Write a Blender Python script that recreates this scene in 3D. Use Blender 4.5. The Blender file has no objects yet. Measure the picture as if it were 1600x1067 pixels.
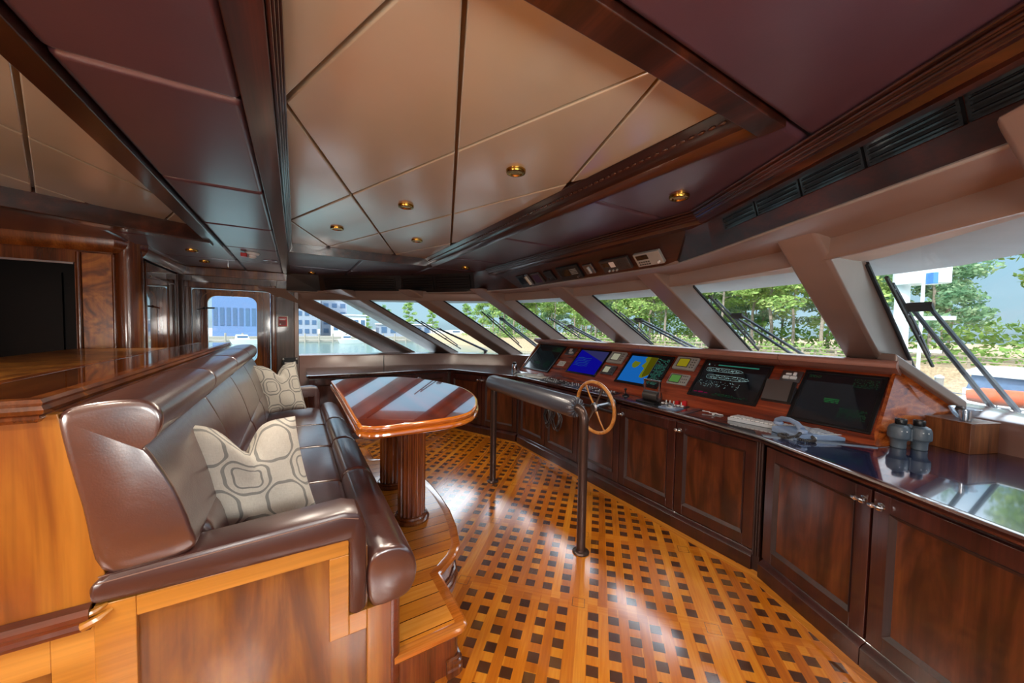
import bpy, math, random
from mathutils import Vector as V, Matrix
random.seed(7)
SC = bpy.context.scene
COL = SC.collection
PI = math.pi
LAMP_W=40; SUN=6; SKY=1.0; EXPO=0.0; FILL_W=70

# ------------------------------------------------------------------ mesh builder
class MB:
    def __init__(s): s.v=[]; s.f=[]; s.uv=None; s.fm=[]; s.mi=0
    def add(s, vs, fs):
        b=len(s.v); s.v+= [V(p) for p in vs]; s.f+=[tuple(b+i for i in f) for f in fs]; s.fm+=[s.mi]*len(fs); return s
    def hexa(s, p):   # 8 points: bottom 4 ccw, top 4 ccw
        return s.add(p,[(3,2,1,0),(4,5,6,7),(0,1,5,4),(1,2,6,5),(2,3,7,6),(3,0,4,7)])
    def box(s, a, b):
        x0,y0,z0=a; x1,y1,z1=b
        return s.hexa([(x0,y0,z0),(x1,y0,z0),(x1,y1,z0),(x0,y1,z0),(x0,y0,z1),(x1,y0,z1),(x1,y1,z1),(x0,y1,z1)])
    def obox(s, F, a, b):   # box in a frame F (function u,v,w -> world)
        x0,y0,z0=a; x1,y1,z1=b
        return s.hexa([F(*q) for q in [(x0,y0,z0),(x1,y0,z0),(x1,y1,z0),(x0,y1,z0),(x0,y0,z1),(x1,y0,z1),(x1,y1,z1),(x0,y1,z1)]])
    def prism(s, poly, z0, z1):
        n=len(poly)
        vs=[(x,y,z0) for x,y in poly]+[(x,y,z1) for x,y in poly]
        return s.add(vs,[tuple(range(n-1,-1,-1)),tuple(range(n,2*n))]+[(i,(i+1)%n,n+(i+1)%n,n+i) for i in range(n)])
    def extr(s, poly, F, w0, w1):   # polygon (u,v) in frame F extruded along w
        n=len(poly)
        vs=[F(u,v,w0) for u,v in poly]+[F(u,v,w1) for u,v in poly]
        return s.add(vs,[tuple(range(n-1,-1,-1)),tuple(range(n,2*n))]+[(i,(i+1)%n,n+(i+1)%n,n+i) for i in range(n)])
    def rings(s, rs, cap=True, closed=False):
        n=len(rs[0]); b=[p for r in rs for p in r]; fs=[]; m=len(rs)
        for j in range(m if closed else m-1):
            for i in range(n):
                k=(j+1)%m
                fs.append((j*n+i,j*n+(i+1)%n,k*n+(i+1)%n,k*n+i))
        if cap and not closed: fs+= [tuple(range(n-1,-1,-1)), tuple((m-1)*n+i for i in range(n))]
        return s.add(b,fs)
    def puff(s, poly, F, w0, w1, r=.03, k=.9, sub=3):   # upholstered piece: smooth outline, softly rounded ends
        P=smooth(poly,sub); cx=sum(p[0] for p in P)/len(P); cy=sum(p[1] for p in P)/len(P)
        steps=[(0,k-.12),(.12,k-.03),(.35,k+(1-k)*.5),(.7,k+(1-k)*.88),(1,1)]
        rs=[]
        for t,sc in steps: rs.append((w0+t*r,sc))
        for t,sc in reversed(steps): rs.append((w1-t*r,sc))
        return s.rings([[F(cx+(u-cx)*sc,cy+(v-cy)*sc,w) for u,v in P] for w,sc in rs])
    def tube(s, path, r, n=10, closed=False, cap=True):
        path=[V(p) for p in path]; m=len(path); rs=[]
        up=V((0,0,1))
        prev=None
        for i,p in enumerate(path):
            a=path[(i-1)%m] if (i or closed) else p; b=path[(i+1)%m] if (i<m-1 or closed) else p
            t=(b-a).normalized()
            if prev is None:
                u=t.cross(up)
                if u.length<1e-3: u=t.cross(V((1,0,0)))
            else: u=prev-t*prev.dot(t)
            u.normalize(); w=t.cross(u); prev=u
            rr=r[i] if isinstance(r,(list,tuple)) else r
            rs.append([p+u*math.cos(2*PI*k/n)*rr+w*math.sin(2*PI*k/n)*rr for k in range(n)])
        return s.rings(rs,cap,closed)
    def lathe(s, prof, o, ax=(0,0,1), n=24):
        o=V(o); ax=V(ax).normalized(); u=ax.orthogonal().normalized(); w=ax.cross(u)
        return s.rings([[o+ax*h+(u*math.cos(2*PI*k/n)+w*math.sin(2*PI*k/n))*max(r,1e-4) for k in range(n)] for r,h in prof])
    def cyl(s, a, b, r, n=16):
        a=V(a); b=V(b); return s.lathe([(r,0),(r,(b-a).length)],a,b-a,n)
    def sph(s, c, r, nu=16, nv=10):
        rx,ry,rz=(r,r,r) if not isinstance(r,(tuple,list)) else r
        c=V(c)
        return s.rings([[c+V((rx*math.sin(PI*j/nv)*math.cos(2*PI*i/nu),ry*math.sin(PI*j/nv)*math.sin(2*PI*i/nu),-rz*math.cos(PI*j/nv))) for i in range(nu)] for j in [.02]+list(range(1,nv))+[nv-.02]])
    def torus(s, c, R, r, ax, n=48, m=12):
        c=V(c); ax=V(ax).normalized(); u=ax.orthogonal().normalized(); w=ax.cross(u)
        return s.tube([c+(u*math.cos(2*PI*k/n)+w*math.sin(2*PI*k/n))*R for k in range(n)],r,m,closed=True)
    def sweep(s, prof, path, closed=False, cap=True):   # profile (out, up) along a plan path (x,y,z), mitred
        path=[V(p) for p in path]; m=len(path); rs=[]
        for i,p in enumerate(path):
            a=path[i-1] if (i or closed) else None; b=path[(i+1)%m] if (i<m-1 or closed) else None
            d1=(p-a) if a is not None else (b-p); d2=(b-p) if b is not None else (p-a)
            d1=V((d1.x,d1.y,0)).normalized(); d2=V((d2.x,d2.y,0)).normalized()
            n1=V((d1.y,-d1.x,0)); n2=V((d2.y,-d2.x,0)); nn=(n1+n2).normalized(); k=1/max(.35,nn.dot(n1))
            rs.append([p+nn*(o*k)+V((0,0,h)) for o,h in prof])
        return s.rings(rs,cap,closed)

def smooth(poly, sub=3):
    n=len(poly); out=[]
    for i in range(n):
        p0,p1,p2,p3=[V((*poly[(i+k)%n],0)) for k in (-1,0,1,2)]
        for j in range(sub):
            t=j/sub
            q=.5*((2*p1)+(p2-p0)*t+(2*p0-5*p1+4*p2-p3)*t*t+(3*p1-p0-3*p2+p3)*t**3)
            out.append((q.x,q.y))
    return out
def rrect(x0,y0,x1,y1,r,n=4):
    out=[]
    for cx,cy,a in ((x1-r,y1-r,0),(x0+r,y1-r,90),(x0+r,y0+r,180),(x1-r,y0+r,270)):
        for k in range(n+1):
            t=math.radians(a+90*k/n); out.append((cx+r*math.cos(t),cy+r*math.sin(t)))
    return out
def frame(o,u,v,w):
    o,u,v,w=V(o),V(u),V(v),V(w)
    return lambda a,b,c: o+u*a+v*b+w*c
WORLD=frame((0,0,0),(1,0,0),(0,1,0),(0,0,1))
XZ=frame((0,0,0),(1,0,0),(0,0,1),(0,1,0))      # polygon in X,Z extruded along Y

# ------------------------------------------------------------------ objects
def link(o): COL.objects.link(o); return o
def props(o,label=None,cat=None,group=None,kind=None):
    if label: o['label']=label
    if cat: o['category']=cat
    if group: o['group']=group
    if kind: o['kind']=kind
    return o
def gloc(o):
    p=V(o.location)
    while o.parent: o=o.parent; p=p+V(o.location)
    return p
def obj(name, mb, mat, parent=None, bev=0, seg=2, ang=35, loc=None, solid=0, uv=None, sub=0):
    """one mesh object from world-space geometry; its origin goes to its parent's origin or to loc"""
    if parent is not None: base=gloc(parent); rel=V((0,0,0))
    else:
        if loc is None:
            lo=[min(p[i] for p in mb.v) for i in range(3)]; hi=[max(p[i] for p in mb.v) for i in range(3)]
            loc=((lo[0]+hi[0])/2,(lo[1]+hi[1])/2,lo[2])
        base=V(loc); rel=base
    me=bpy.data.meshes.new(name)
    me.from_pydata([tuple(p-base) for p in mb.v],[],mb.f)
    me.validate(); 
    for m in (mat if isinstance(mat,(list,tuple)) else [mat]): me.materials.append(m)
    if len(me.polygons)==len(mb.fm):
        me.polygons.foreach_set('material_index',mb.fm)
    if uv:
        l=me.uv_layers.new(name='UVMap')
        for lp in me.loops: l.data[lp.index].uv=uv[lp.vertex_index]
    me.update()
    import bmesh
    b=bmesh.new(); b.from_mesh(me); bmesh.ops.recalc_face_normals(b,faces=b.faces); b.to_mesh(me); b.free()
    me.shade_smooth(); me.set_sharp_from_angle(angle=math.radians(ang))
    o=link(bpy.data.objects.new(name,me)); o.location=rel
    if parent is not None: o.parent=parent
    if bev:
        m=o.modifiers.new('Bevel','BEVEL'); m.width=bev; m.segments=seg; m.limit_method='ANGLE'; m.angle_limit=math.radians(40); m.harden_normals=True
    if sub:
        m=o.modifiers.new('Sub','SUBSURF'); m.levels=sub; m.render_levels=sub
    return o
def thing(name,label,cat,loc,group=None,kind=None):
    o=link(bpy.data.objects.new(name,None)); o.location=loc; o.empty_display_size=.1
    return props(o,label,cat,group,kind)
def struct(name,mb,mat,parent=None,**k):
    o=obj(name,mb,mat,parent,**k)
    o['kind']='structure'
    return o
def copy_tree(o,parent=None):
    c=o.copy(); link(c)
    if parent is not None: c.parent=parent
    for ch in list(o.children): copy_tree(ch,c)
    return c

# ------------------------------------------------------------------ materials
def lin(h):
    h=h.lstrip('#'); r=[int(h[i:i+2],16)/255 for i in (0,2,4)]
    return tuple((c/12.92 if c<=.04045 else ((c+.055)/1.055)**2.4) for c in r)+(1,)
class NT:
    def __init__(s,name):
        s.m=bpy.data.materials.new(name); s.m.use_nodes=True; s.t=s.m.node_tree; s.t.nodes.clear()
        s.out=s.n('ShaderNodeOutputMaterial'); 
    def n(s,typ,**k):
        o=s.t.nodes.new(typ)
        for a,b in k.items(): setattr(o,a,b)
        return o
    def l(s,a,b): s.t.links.new(a,b)
    def math(s,op,a,b=None,c=None,clamp=False):
        o=s.n('ShaderNodeMath',operation=op,use_clamp=clamp)
        for i,x in enumerate((a,b,c)):
            if x is None: continue
            if isinstance(x,(int,float)): o.inputs[i].default_value=x
            else: s.l(x,o.inputs[i])
        return o.outputs[0]
    def mix(s,f,a,b,mode='MIX'):
        o=s.n('ShaderNodeMix',data_type='RGBA',blend_type=mode)
        for i,x in ((0,f),(6,a),(7,b)):
            if isinstance(x,(int,float)): o.inputs[i].default_value=x
            elif isinstance(x,tuple): o.inputs[i].default_value=x
            else: s.l(x,o.inputs[i])
        return o.outputs[2]
    def coord(s,kind='Object',scale=(1,1,1),rot=(0,0,0),loc=(0,0,0)):
        t=s.n('ShaderNodeTexCoord'); m=s.n('ShaderNodeMapping')
        m.inputs['Scale'].default_value=scale; m.inputs['Rotation'].default_value=rot; m.inputs['Location'].default_value=loc
        s.l(t.outputs[kind],m.inputs[0]); return m.outputs[0]
    def noise(s,co,scale=5,detail=4,dist=0,rough=.5):
        o=s.n('ShaderNodeTexNoise'); o.inputs['Scale'].default_value=scale; o.inputs['Detail'].default_value=detail
        o.inputs['Distortion'].default_value=dist; o.inputs['Roughness'].default_value=rough
        s.l(co,o.inputs['Vector']); return o.outputs[0]
    def ramp(s,f,stops):
        o=s.n('ShaderNodeValToRGB'); e=o.color_ramp.elements
        while len(e)<len(stops): e.new(.5)
        for i,(p,c) in enumerate(stops): e[i].position=p; e[i].color=lin(c) if isinstance(c,str) else c
        s.l(f,o.inputs[0]); return o.outputs[0]
    def bump(s,h,strength=.1,dist=.01):
        o=s.n('ShaderNodeBump'); o.inputs['Strength'].default_value=strength; o.inputs['Distance'].default_value=dist
        s.l(h,o.inputs['Height']); return o.outputs[0]
    def bsdf(s,col,rough=.5,metal=0,coat=0,coat_r=.05,bump=None,spec=.5,emit=None,es=0,trans=0,alpha=None,sheen=0,cior=1.5):
        p=s.n('ShaderNodeBsdfPrincipled')
        def st(k,x):
            if isinstance(x,(int,float,tuple)): p.inputs[k].default_value=x
            else: s.l(x,p.inputs[k])
        st('Base Color',col if not isinstance(col,str) else lin(col)); st('Roughness',rough); st('Metallic',metal)
        st('Coat Weight',coat); st('Coat Roughness',coat_r); st('Specular IOR Level',spec); st('Coat IOR',cior)
        if trans: st('Transmission Weight',trans)
        if sheen: st('Sheen Weight',sheen)
        if bump is not None: s.l(bump,p.inputs['Normal'])
        if emit is not None: st('Emission Color',emit if not isinstance(emit,str) else lin(emit)); st('Emission Strength',es)
        s.l(p.outputs[0],s.out.inputs[0]); return s.m
def plain(name,col,rough=.5,metal=0,coat=0,spec=.5,var=.12,bscale=0,bstr=.1,sheen=0):
    t=NT(name); co=t.coord()
    n=t.noise(co,6,3)
    c=lin(col); d=tuple(x*(1-var) for x in c[:3])+(1,); e=tuple(min(1,x*(1+var)) for x in c[:3])+(1,)
    cc=t.ramp(n,[(.3,d),(.7,e)])
    b=t.bump(t.noise(co,bscale,2),bstr,.002) if bscale else None
    return t.bsdf(cc,rough,metal,coat,bump=b,spec=spec,sheen=sheen)
def wood(name,cols,axis='z',sc=7,stretch=.07,dist=.8,rough=.28,coat=.6,coat_r=.06,fine=.35,burl=False,cior=1.7):
    """varnished veneer: long figure along one axis, fine pore streaks over it"""
    t=NT(name); k={'x':0,'y':1,'z':2}[axis]
    s1=[1,1,1]; s1[k]=stretch*(4 if burl else 1); s2=[9,9,9]; s2[k]=.25
    a=t.noise(t.coord(scale=tuple(s1)),sc,6,dist*(3 if burl else 1),.55)
    f=t.noise(t.coord(scale=tuple(s2)),sc*1.6,3,.3)
    c=t.ramp(a,[(p,x) for p,x in cols])
    ff=t.ramp(f,[(.35,'606060'),(.6,'ffffff')])
    c=t.mix(fine,c,ff,'MULTIPLY')
    return t.bsdf(c,rough,coat=coat,coat_r=coat_r,bump=t.bump(f,.03,.002),cior=cior)
def emis(name,col,st):
    t=NT(name); e=t.n('ShaderNodeEmission'); e.inputs[0].default_value=lin(col); e.inputs[1].default_value=st
    t.l(e.outputs[0],t.out.inputs[0]); return t.m
def leather(name,col,rough=.38,var=.15,grain=260,bs=.12,coat=0,wr=0,coat_r=.28,cior=1.8):
    t=NT(name); co=t.coord()
    n=t.noise(co,4,4,.5); c=lin(col)
    d=tuple(x*(1-var) for x in c[:3])+(1,); e=tuple(min(1,x*(1+var)) for x in c[:3])+(1,)
    cc=t.ramp(n,[(.3,d),(.7,e)])
    h=t.noise(co,grain,2)
    if wr: h=t.math('ADD',t.math('MULTIPLY',h,.35),t.math('MULTIPLY',t.noise(t.coord(scale=(1,.6,1)),9,3,1.2),wr))
    return t.bsdf(cc,rough,coat=coat,coat_r=coat_r,bump=t.bump(h,bs,.004 if wr else .0015),cior=cior)

WAL=[(.26,'180906'),(.42,'321409'),(.55,'4e2412'),(.74,'683818')]
M={}
M['walnut']=wood('walnut_dark',WAL,'z',5,.26,1.6,.3,.5,fine=.3)
M['walnut_frame']=wood('walnut_frame',[(.3,'1c0b08'),(.5,'331410'),(.7,'48201a')],'z',9,.05,.5,.3,.5)
M['walnut_y']=wood('walnut_along',[(.3,'1f0d0a'),(.5,'3a1a13'),(.7,'54281d')],'y',9,.05,.5,.22,.8)
M['walnut_x']=wood('walnut_across',[(.3,'1a0b08'),(.5,'30140e'),(.7,'4a2018')],'x',9,.05,.5,.22,.7)
M['trim']=wood('ceiling_trim',[(.3,'1b0b07'),(.5,'35160e'),(.72,'572817')],'y',10,.05,.4,.3,.8,coat_r=.13,cior=1.8)
M['burl']=wood('walnut_burl',[(.25,'3a1c08'),(.40,'7a4014'),(.54,'b06a26'),(.72,'cf903c')],'z',3.2,.25,1.0,.3,.35,burl=True,fine=.2)
M['mahog']=wood('mahogany_column',[(.3,'3a1a0a'),(.5,'6b3513'),(.7,'8e5222')],'z',8,.05,.5,.25,.5,cior=1.6)
M['walnut_matte']=wood('walnut_matte',[(.3,'180906'),(.5,'2e130d'),(.7,'402018')],'z',9,.05,.5,.5,.0)
M['honey']=wood('honey_veneer',[(.22,'5a2b0c'),(.38,'905117'),(.52,'b07124'),(.75,'c58736')],'z',4.5,.16,1.2,.35,.5,fine=.22)
M['honey_dark']=wood('smoky_veneer',[(.25,'442208'),(.42,'784616'),(.56,'9c6424'),(.75,'b07c34')],'z',3.6,.24,1.8,.38,.4,fine=.22)
M['honey_rail']=wood('pale_rail',[(.25,'aa681f'),(.5,'c58530'),(.75,'d89c48')],'x',5,.10,.6,.35,.5,fine=.18)
M['red_mould']=wood('red_moulding',[(.3,'4a1c0c'),(.5,'6b2d14'),(.7,'7d3a1c')],'x',8,.05,.4,.3,.6)
M['table_top']=wood('table_mahogany',[(.25,'3d1109'),(.45,'5e1e0e'),(.6,'7a2c13'),(.78,'8c3a1a')],'y',5,.10,.8,.08,1.0,coat_r=.015,cior=1.55)
M['ledge']=wood('ledge_mahogany',[(.25,'3a1a0a'),(.45,'623015'),(.6,'7c431c'),(.78,'935a28')],'y',5,.10,.8,.1,1.0,coat_r=.02,cior=2.4)
M['table_edge']=wood('table_edge',[(.3,'b3560f'),(.5,'d4731c'),(.7,'e88c30')],'x',8,.08,.5,.15,1.0,cior=1.9)
M['leg_wood']=wood('table_leg',[(.3,'4a200d'),(.5,'763817'),(.7,'965224')],'z',9,.05,.5,.25,.7)
M['rosewood']=wood('rosewood_dash',[(.3,'44160c'),(.46,'7e3019'),(.6,'a24826'),(.75,'b65c36')],'y',14,.06,.7,.25,.7)
M['rosewood_x']=wood('rosewood_end',[(.25,'4a1c0a'),(.42,'a04818'),(.58,'c86424'),(.75,'d68a50')],'x',26,.05,.9,.25,.6)
M['overhead']=wood('overhead_walnut',[(.3,'1d0a06'),(.5,'38150c'),(.7,'522212')],'y',9,.06,.6,.35,.3,coat_r=.15,cior=1.5)
M['wheel_wood']=wood('wheel_ash',[(.3,'a5662a'),(.5,'c98743'),(.7,'dca05a')],'z',20,.5,.5,.22,.9)
M['box_wood']=wood('box_walnut',[(.3,'4a2410'),(.5,'74401f'),(.7,'94582e')],'z',26,.06,.4,.45,.1)
M['sofa']=leather('sofa_leather','4c2b25',.36,.14,200,.5,coat=.85,wr=1.1,coat_r=.22,cior=2.3)
M['sofa_arm']=leather('sofa_arm_leather','44241f',.4,.1,220,.14,coat=.5,coat_r=.25)
M['stitch']=plain('stitching','8a6a5c',.6)
M['ceil_leather']=leather('ceiling_leather','4e313b',.4,.08,120,.10,coat=.7,coat_r=.24,cior=2.1)
M['pillar_leather']=leather('pillar_leather','8a7469',.45,.06,300,.10,coat=.5,coat_r=.3,cior=1.8)
M['dash_leather']=leather('dash_leather','a36c5b',.45,.08,300,.10,coat=.4,coat_r=.3)
M['sill']=leather('sill_leather','7d5548',.45,.06,300,.08,coat=1,coat_r=.2,cior=1.9)
M['rail_leather']=leather('rail_leather','3b3c44',.36,.1,130,.35,wr=.3,coat=.5,coat_r=.24,cior=1.7)
M['rail_metal']=plain('bronze_post','4a3a34',.28,.6,0,.5,.05)
M['chrome']=plain('chrome','c8c8cc',.12,1,0,.5,.03)
M['brass']=plain('brass','b98a3c',.2,1,0,.5,.05)
M['steel']=plain('brushed_steel','8b8b8e',.3,1,0,.5,.05)
M['black']=plain('black_plastic','0d0d0f',.35,0,0,.5,.2)
M['cable']=plain('cable_rubber','26282c',.3,0,.4,.5,.1)
M['black_gloss']=plain('black_gloss','0a121b',.12,0,.6,.6,.1)
M['grey_plastic']=plain('grey_plastic','9b9a95',.45,0,0,.5,.06)
M['dark_plastic']=plain('dark_grey_plastic','3a3533',.4,0,0,.5,.1)
M['light_plastic']=plain('pale_grey_plastic','b9bcc0',.45,0,0,.5,.05)
M['phone']=plain('phone_blue_grey','8092ad',.4,0,0,.5,.06)
M['white']=plain('white_paint','e6e6e4',.35,0,.2,.5,.04)
M['brow']=plain('brow_paint','c9cdd4',.5,0,0,.5,.05)
M['red']=plain('red_plastic','b3161a',.4)
M['paper']=plain('paper','d8d6cc',.8,0,0,.3,.04)
M['orange']=plain('orange_fabric','d2592c',.6)
M['rubber']=plain('wiper_rubber','15171a',.5)
M['wiper_arm']=plain('wiper_arm','4a5560',.4,.3)
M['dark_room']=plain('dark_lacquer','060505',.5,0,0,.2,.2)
M['valance']=plain('dark_valance','17181a',.3,0,.5,.5,.2)
M['binocular']=plain('binocular_rubber','56616a',.42,0,0,.5,.12,160,.25)
M['headliner']=plain('pale_headliner','dcd8d2',.6,0,0,.3,.04)

def granite(name,base,spk,rough):
    t=NT(name); co=t.coord()
    v=t.n('ShaderNodeTexVoronoi'); v.inputs['Scale'].default_value=420; t.l(co,v.inputs['Vector'])
    f=t.math('LESS_THAN',v.outputs['Distance'],.28)
    g=t.math('MULTIPLY',f,t.math('GREATER_THAN',t.noise(co,160,2),.5))
    return t.bsdf(t.mix(g,lin(base),lin(spk)),rough,coat=1,coat_r=.04,cior=1.7)
M['granite']=granite('blue_black_granite','141b38','5a6a9c',.12)
M['helm_top']=granite('grey_helm_top','1c2126','3e474d',.22)

def tan_mat():
    t=NT('tan_ceiling_vinyl'); co=t.coord()
    c=t.ramp(t.noise(co,2,3),[(.3,'c0b398'),(.7,'c8bca4')])
    return t.bsdf(c,.3,coat=.9,coat_r=.17,cior=2.6,bump=t.bump(t.noise(co,90,2),.03,.001))
M['tan']=tan_mat()

def floor_mat():
    """basket-weave parquet laid diagonally: dark end-grain squares between honey strips, wider strips every six squares"""
    t=NT('parquet_floor'); tc=t.n('ShaderNodeTexCoord'); sx=t.n('ShaderNodeSeparateXYZ'); t.l(tc.outputs['Object'],sx.inputs[0])
    x=t.math('SUBTRACT',sx.outputs[0],1.359); y=t.math('SUBTRACT',sx.outputs[1],1.464); r=math.sqrt(.5)
    u=t.math('MULTIPLY',t.math('SUBTRACT',x,y),r); v=t.math('MULTIPLY',t.math('ADD',x,y),r)
    L=.6894; P=.1047; W=.0545; e=(L-5*P)/2
    def cell(q):
        f=t.math('FLOORED_MODULO',q,L); a=t.math('SUBTRACT',f,e-W/2)
        m=t.math('FLOORED_MODULO',a,P)
        on=t.math('MULTIPLY',t.math('LESS_THAN',m,W),t.math('MULTIPLY',t.math('GREATER_THAN',a,0),t.math('LESS_THAN',a,5*P+W)))
        idx=t.math('FLOOR',t.math('DIVIDE',q,P/2))
        cen=t.math('ABSOLUTE',t.math('SUBTRACT',t.math('FLOORED_MODULO',t.math('ADD',q,L/2),L),L/2))
        wide=t.math('LESS_THAN',cen,.0555)
        return on,idx,cen,wide
    ou,iu,cu,wu=cell(u); ov,iv,cv,wv=cell(v)
    sq=t.math('MULTIPLY',ou,ov)
    cb=t.n('ShaderNodeCombineXYZ'); t.l(u,cb.inputs[0]); t.l(v,cb.inputs[1])
    def grain(sc):
        mp=t.n('ShaderNodeMapping'); mp.inputs['Scale'].default_value=sc; t.l(cb.outputs[0],mp.inputs[0])
        return t.noise(mp.outputs[0],1,4,.4)
    gv=grain((90,5,1)); gu=grain((5,90,1))
    # strips run along v, except the wide strips that run along u
    g=t.n('ShaderNodeMix',data_type='FLOAT'); t.l(wv,g.inputs[0]); t.l(gv,g.inputs[2]); t.l(gu,g.inputs[3])
    wn=t.n('ShaderNodeTexWhiteNoise',noise_dimensions='2D'); c2=t.n('ShaderNodeCombineXYZ')
    t.l(iu,c2.inputs[0]); t.l(t.math('MULTIPLY',iv,ou),c2.inputs[1]); t.l(c2.outputs[0],wn.inputs['Vector'])
    tone=t.math('ADD',t.math('MULTIPLY',g.outputs[0],.55),t.math('MULTIPLY',wn.outputs['Value'],.45))
    honey=t.ramp(tone,[(.2,'a0530b'),(.5,'bd6a10'),(.8,'d48a26')])
    wn2=t.n('ShaderNodeTexWhiteNoise',noise_dimensions='2D'); c3=t.n('ShaderNodeCombineXYZ'); t.l(iu,c3.inputs[0]); t.l(iv,c3.inputs[1]); t.l(c3.outputs[0],wn2.inputs['Vector'])
    dark=t.ramp(t.math('ADD',t.math('MULTIPLY',gv,.5),t.math('MULTIPLY',wn2.outputs['Value'],.5)),[(.2,'3a1c0b'),(.6,'553116'),(.9,'745026')])
    c=t.mix(sq,honey,dark)
    mx=t.math('MAXIMUM',cu,cv)
    ring=t.math('MULTIPLY',t.math('GREATER_THAN',mx,.032),t.math('LESS_THAN',mx,.0345))
    c=t.mix(ring,c,lin('5c2a08'))
    return t.bsdf(c,.2,coat=1,coat_r=.15,cior=2.3,bump=t.bump(gv,.02,.001))
M['floor']=floor_mat()
def plank_mat():
    """narrow deck planks laid across the step with dark caulking"""
    t=NT('platform_planks'); tc=t.n('ShaderNodeTexCoord'); sx=t.n('ShaderNodeSeparateXYZ'); t.l(tc.outputs['Object'],sx.inputs[0])
    y=sx.outputs[1]; P=.098
    m=t.math('FLOORED_MODULO',y,P); seam=t.math('LESS_THAN',m,.005)
    idx=t.math('FLOOR',t.math('DIVIDE',y,P)); wn=t.n('ShaderNodeTexWhiteNoise',noise_dimensions='1D'); t.l(idx,wn.inputs['W'])
    g=t.noise(t.coord(scale=(4,60,1)),1,4,.4)
    tone=t.math('ADD',t.math('MULTIPLY',g,.6),t.math('MULTIPLY',wn.outputs['Value'],.4))
    c=t.mix(seam,t.ramp(tone,[(.2,'a35a18'),(.5,'bd7222'),(.8,'cf8a38')]),lin('4a2409'))
    return t.bsdf(c,.2,coat=.6,coat_r=.08)
M['planks']=plank_mat()
M['nosing']=wood('step_nosing',[(.3,'9a4c10'),(.5,'b86520'),(.7,'cc8238')],'x',8,.1,.4,.15,.9)

def glass_mat():
    t=NT('window_glass'); tr=t.n('ShaderNodeBsdfTransparent'); tr.inputs[0].default_value=(.94,.97,.98,1)
    gl=t.n('ShaderNodeBsdfGlossy'); gl.inputs['Roughness'].default_value=0; fr=t.n('ShaderNodeLayerWeight')
    mx=t.n('ShaderNodeMixShader'); t.l(t.math('MULTIPLY_ADD',t.math('POWER',fr.outputs[1],4),.45,.025),mx.inputs[0]); t.l(tr.outputs[0],mx.inputs[1]); t.l(gl.outputs[0],mx.inputs[2])
    t.l(mx.outputs[0],t.out.inputs[0]); return t.m
M['glass']=glass_mat()
def pillow_mat():
    """cream linen with a grey trellis of nested ogees, drawn in the cushion's own cloth coordinates"""
    t=NT('trellis_linen'); tc=t.n('ShaderNodeTexCoord'); sx=t.n('ShaderNodeSeparateXYZ'); t.l(tc.outputs['UV'],sx.inputs[0])
    u=t.math('MULTIPLY',sx.outputs[0],PI*2*1.9); v=t.math('MULTIPLY',sx.outputs[1],PI*2*1.9)
    base=t.math('ADD',t.math('COSINE',u),t.math('COSINE',v))
    zig=t.math('MULTIPLY',t.math('ADD',t.math('COSINE',t.math('MULTIPLY',u,3)),t.math('COSINE',t.math('MULTIPLY',v,3))),-.16)
    f=t.math('ADD',base,zig)
    def line(c,w): return t.math('LESS_THAN',t.math('ABSOLUTE',t.math('SUBTRACT',f,c)),w)
    ln=t.math('MAXIMUM',line(.42,.19),t.math('MAXIMUM',line(1.40,.10),line(-.42,.19)))
    w=t.noise(t.coord('UV',(260,20,1)),1,2); w2=t.noise(t.coord('UV',(20,260,1)),1,2)
    cloth=t.ramp(t.math('MULTIPLY',t.math('ADD',w,w2),.5),[(.3,'c4beb0'),(.7,'ddd8cc')])
    c=t.mix(t.math('MULTIPLY',ln,.85),cloth,lin('7c7c78'))
    return t.bsdf(c,.85,bump=t.bump(t.math('ADD',w,w2),.15,.002),sheen=.2)
M['pillow']=pillow_mat()
# ================================================================== ROOM SHELL
CZ=2.24                                     # soffit height
# floor slab, platform, border
struct('floor',MB().box((-3.6,-1.6,-.06),(4.6,6.5,0)),M['floor'],loc=(0,0,0))
TOE=[(1.73,-.62),(2.52,1.08),(2.56,4.0),(2.0,5.15),(.1,5.15)]
border=MB().sweep([(-.01,0),(-.01,.0015),(-.075,.0015),(-.075,0)],[(x,y,.0002) for x,y in TOE])
struct('trim_1',border,wood('floor_border',[(.3,'a86012'),(.5,'c07520'),(.7,'d38a30')],'y',9,.1,.4,.16,.7),loc=(0,0,0))

# ---- ceiling: backing, leather soffit panels, recessed tan fields, timber beams
ceil=struct('ceiling',MB().box((-3.6,-1.6,2.43),(4.0,6.5,2.5)),M['dark_room'],loc=(0,0,2.43))
def cpanel(poly,mat='ceil_leather',z=CZ,h=.05,name='ceiling_panel',bev=.038):
    o=obj(name,MB().prism(poly,z,z+h),M[mat],ceil,bev=bev,seg=3,ang=50); return o
R=lambda x0,y0,x1,y1:[(x0,y0),(x1,y0),(x1,y1),(x0,y1)]
# strip of leather between the two fore-and-aft beams
ys=[-1.2,-.35,.52,1.44,2.37,3.28,4.19,5.1,6.05]
for a,b in zip(ys,ys[1:]): cpanel(R(-.552,a+.003,-.137,b-.003))
# leather aft and outboard
for a,b in ((4.05,5.1),(5.1,6.05)): cpanel(R(-1.25,a+.003,-.558,b-.003))
# leather past the port end of the recess
for a,b in ((-.131,.62),(.62,1.39)): 
    cpanel(R(a+.003,4.17,b-.003,5.1)); cpanel(R(a+.003,5.106,b-.003,6.05))
# leather between recess and overhead console, split athwartships
FX=2.04
for a,b in zip([.575,1.46,2.46,3.46],[1.46,2.46,3.46,4.17]): cpanel(R(1.392,a+.003,FX,b-.003))
cpanel(R(1.392,4.176,FX,6.05))
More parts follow.
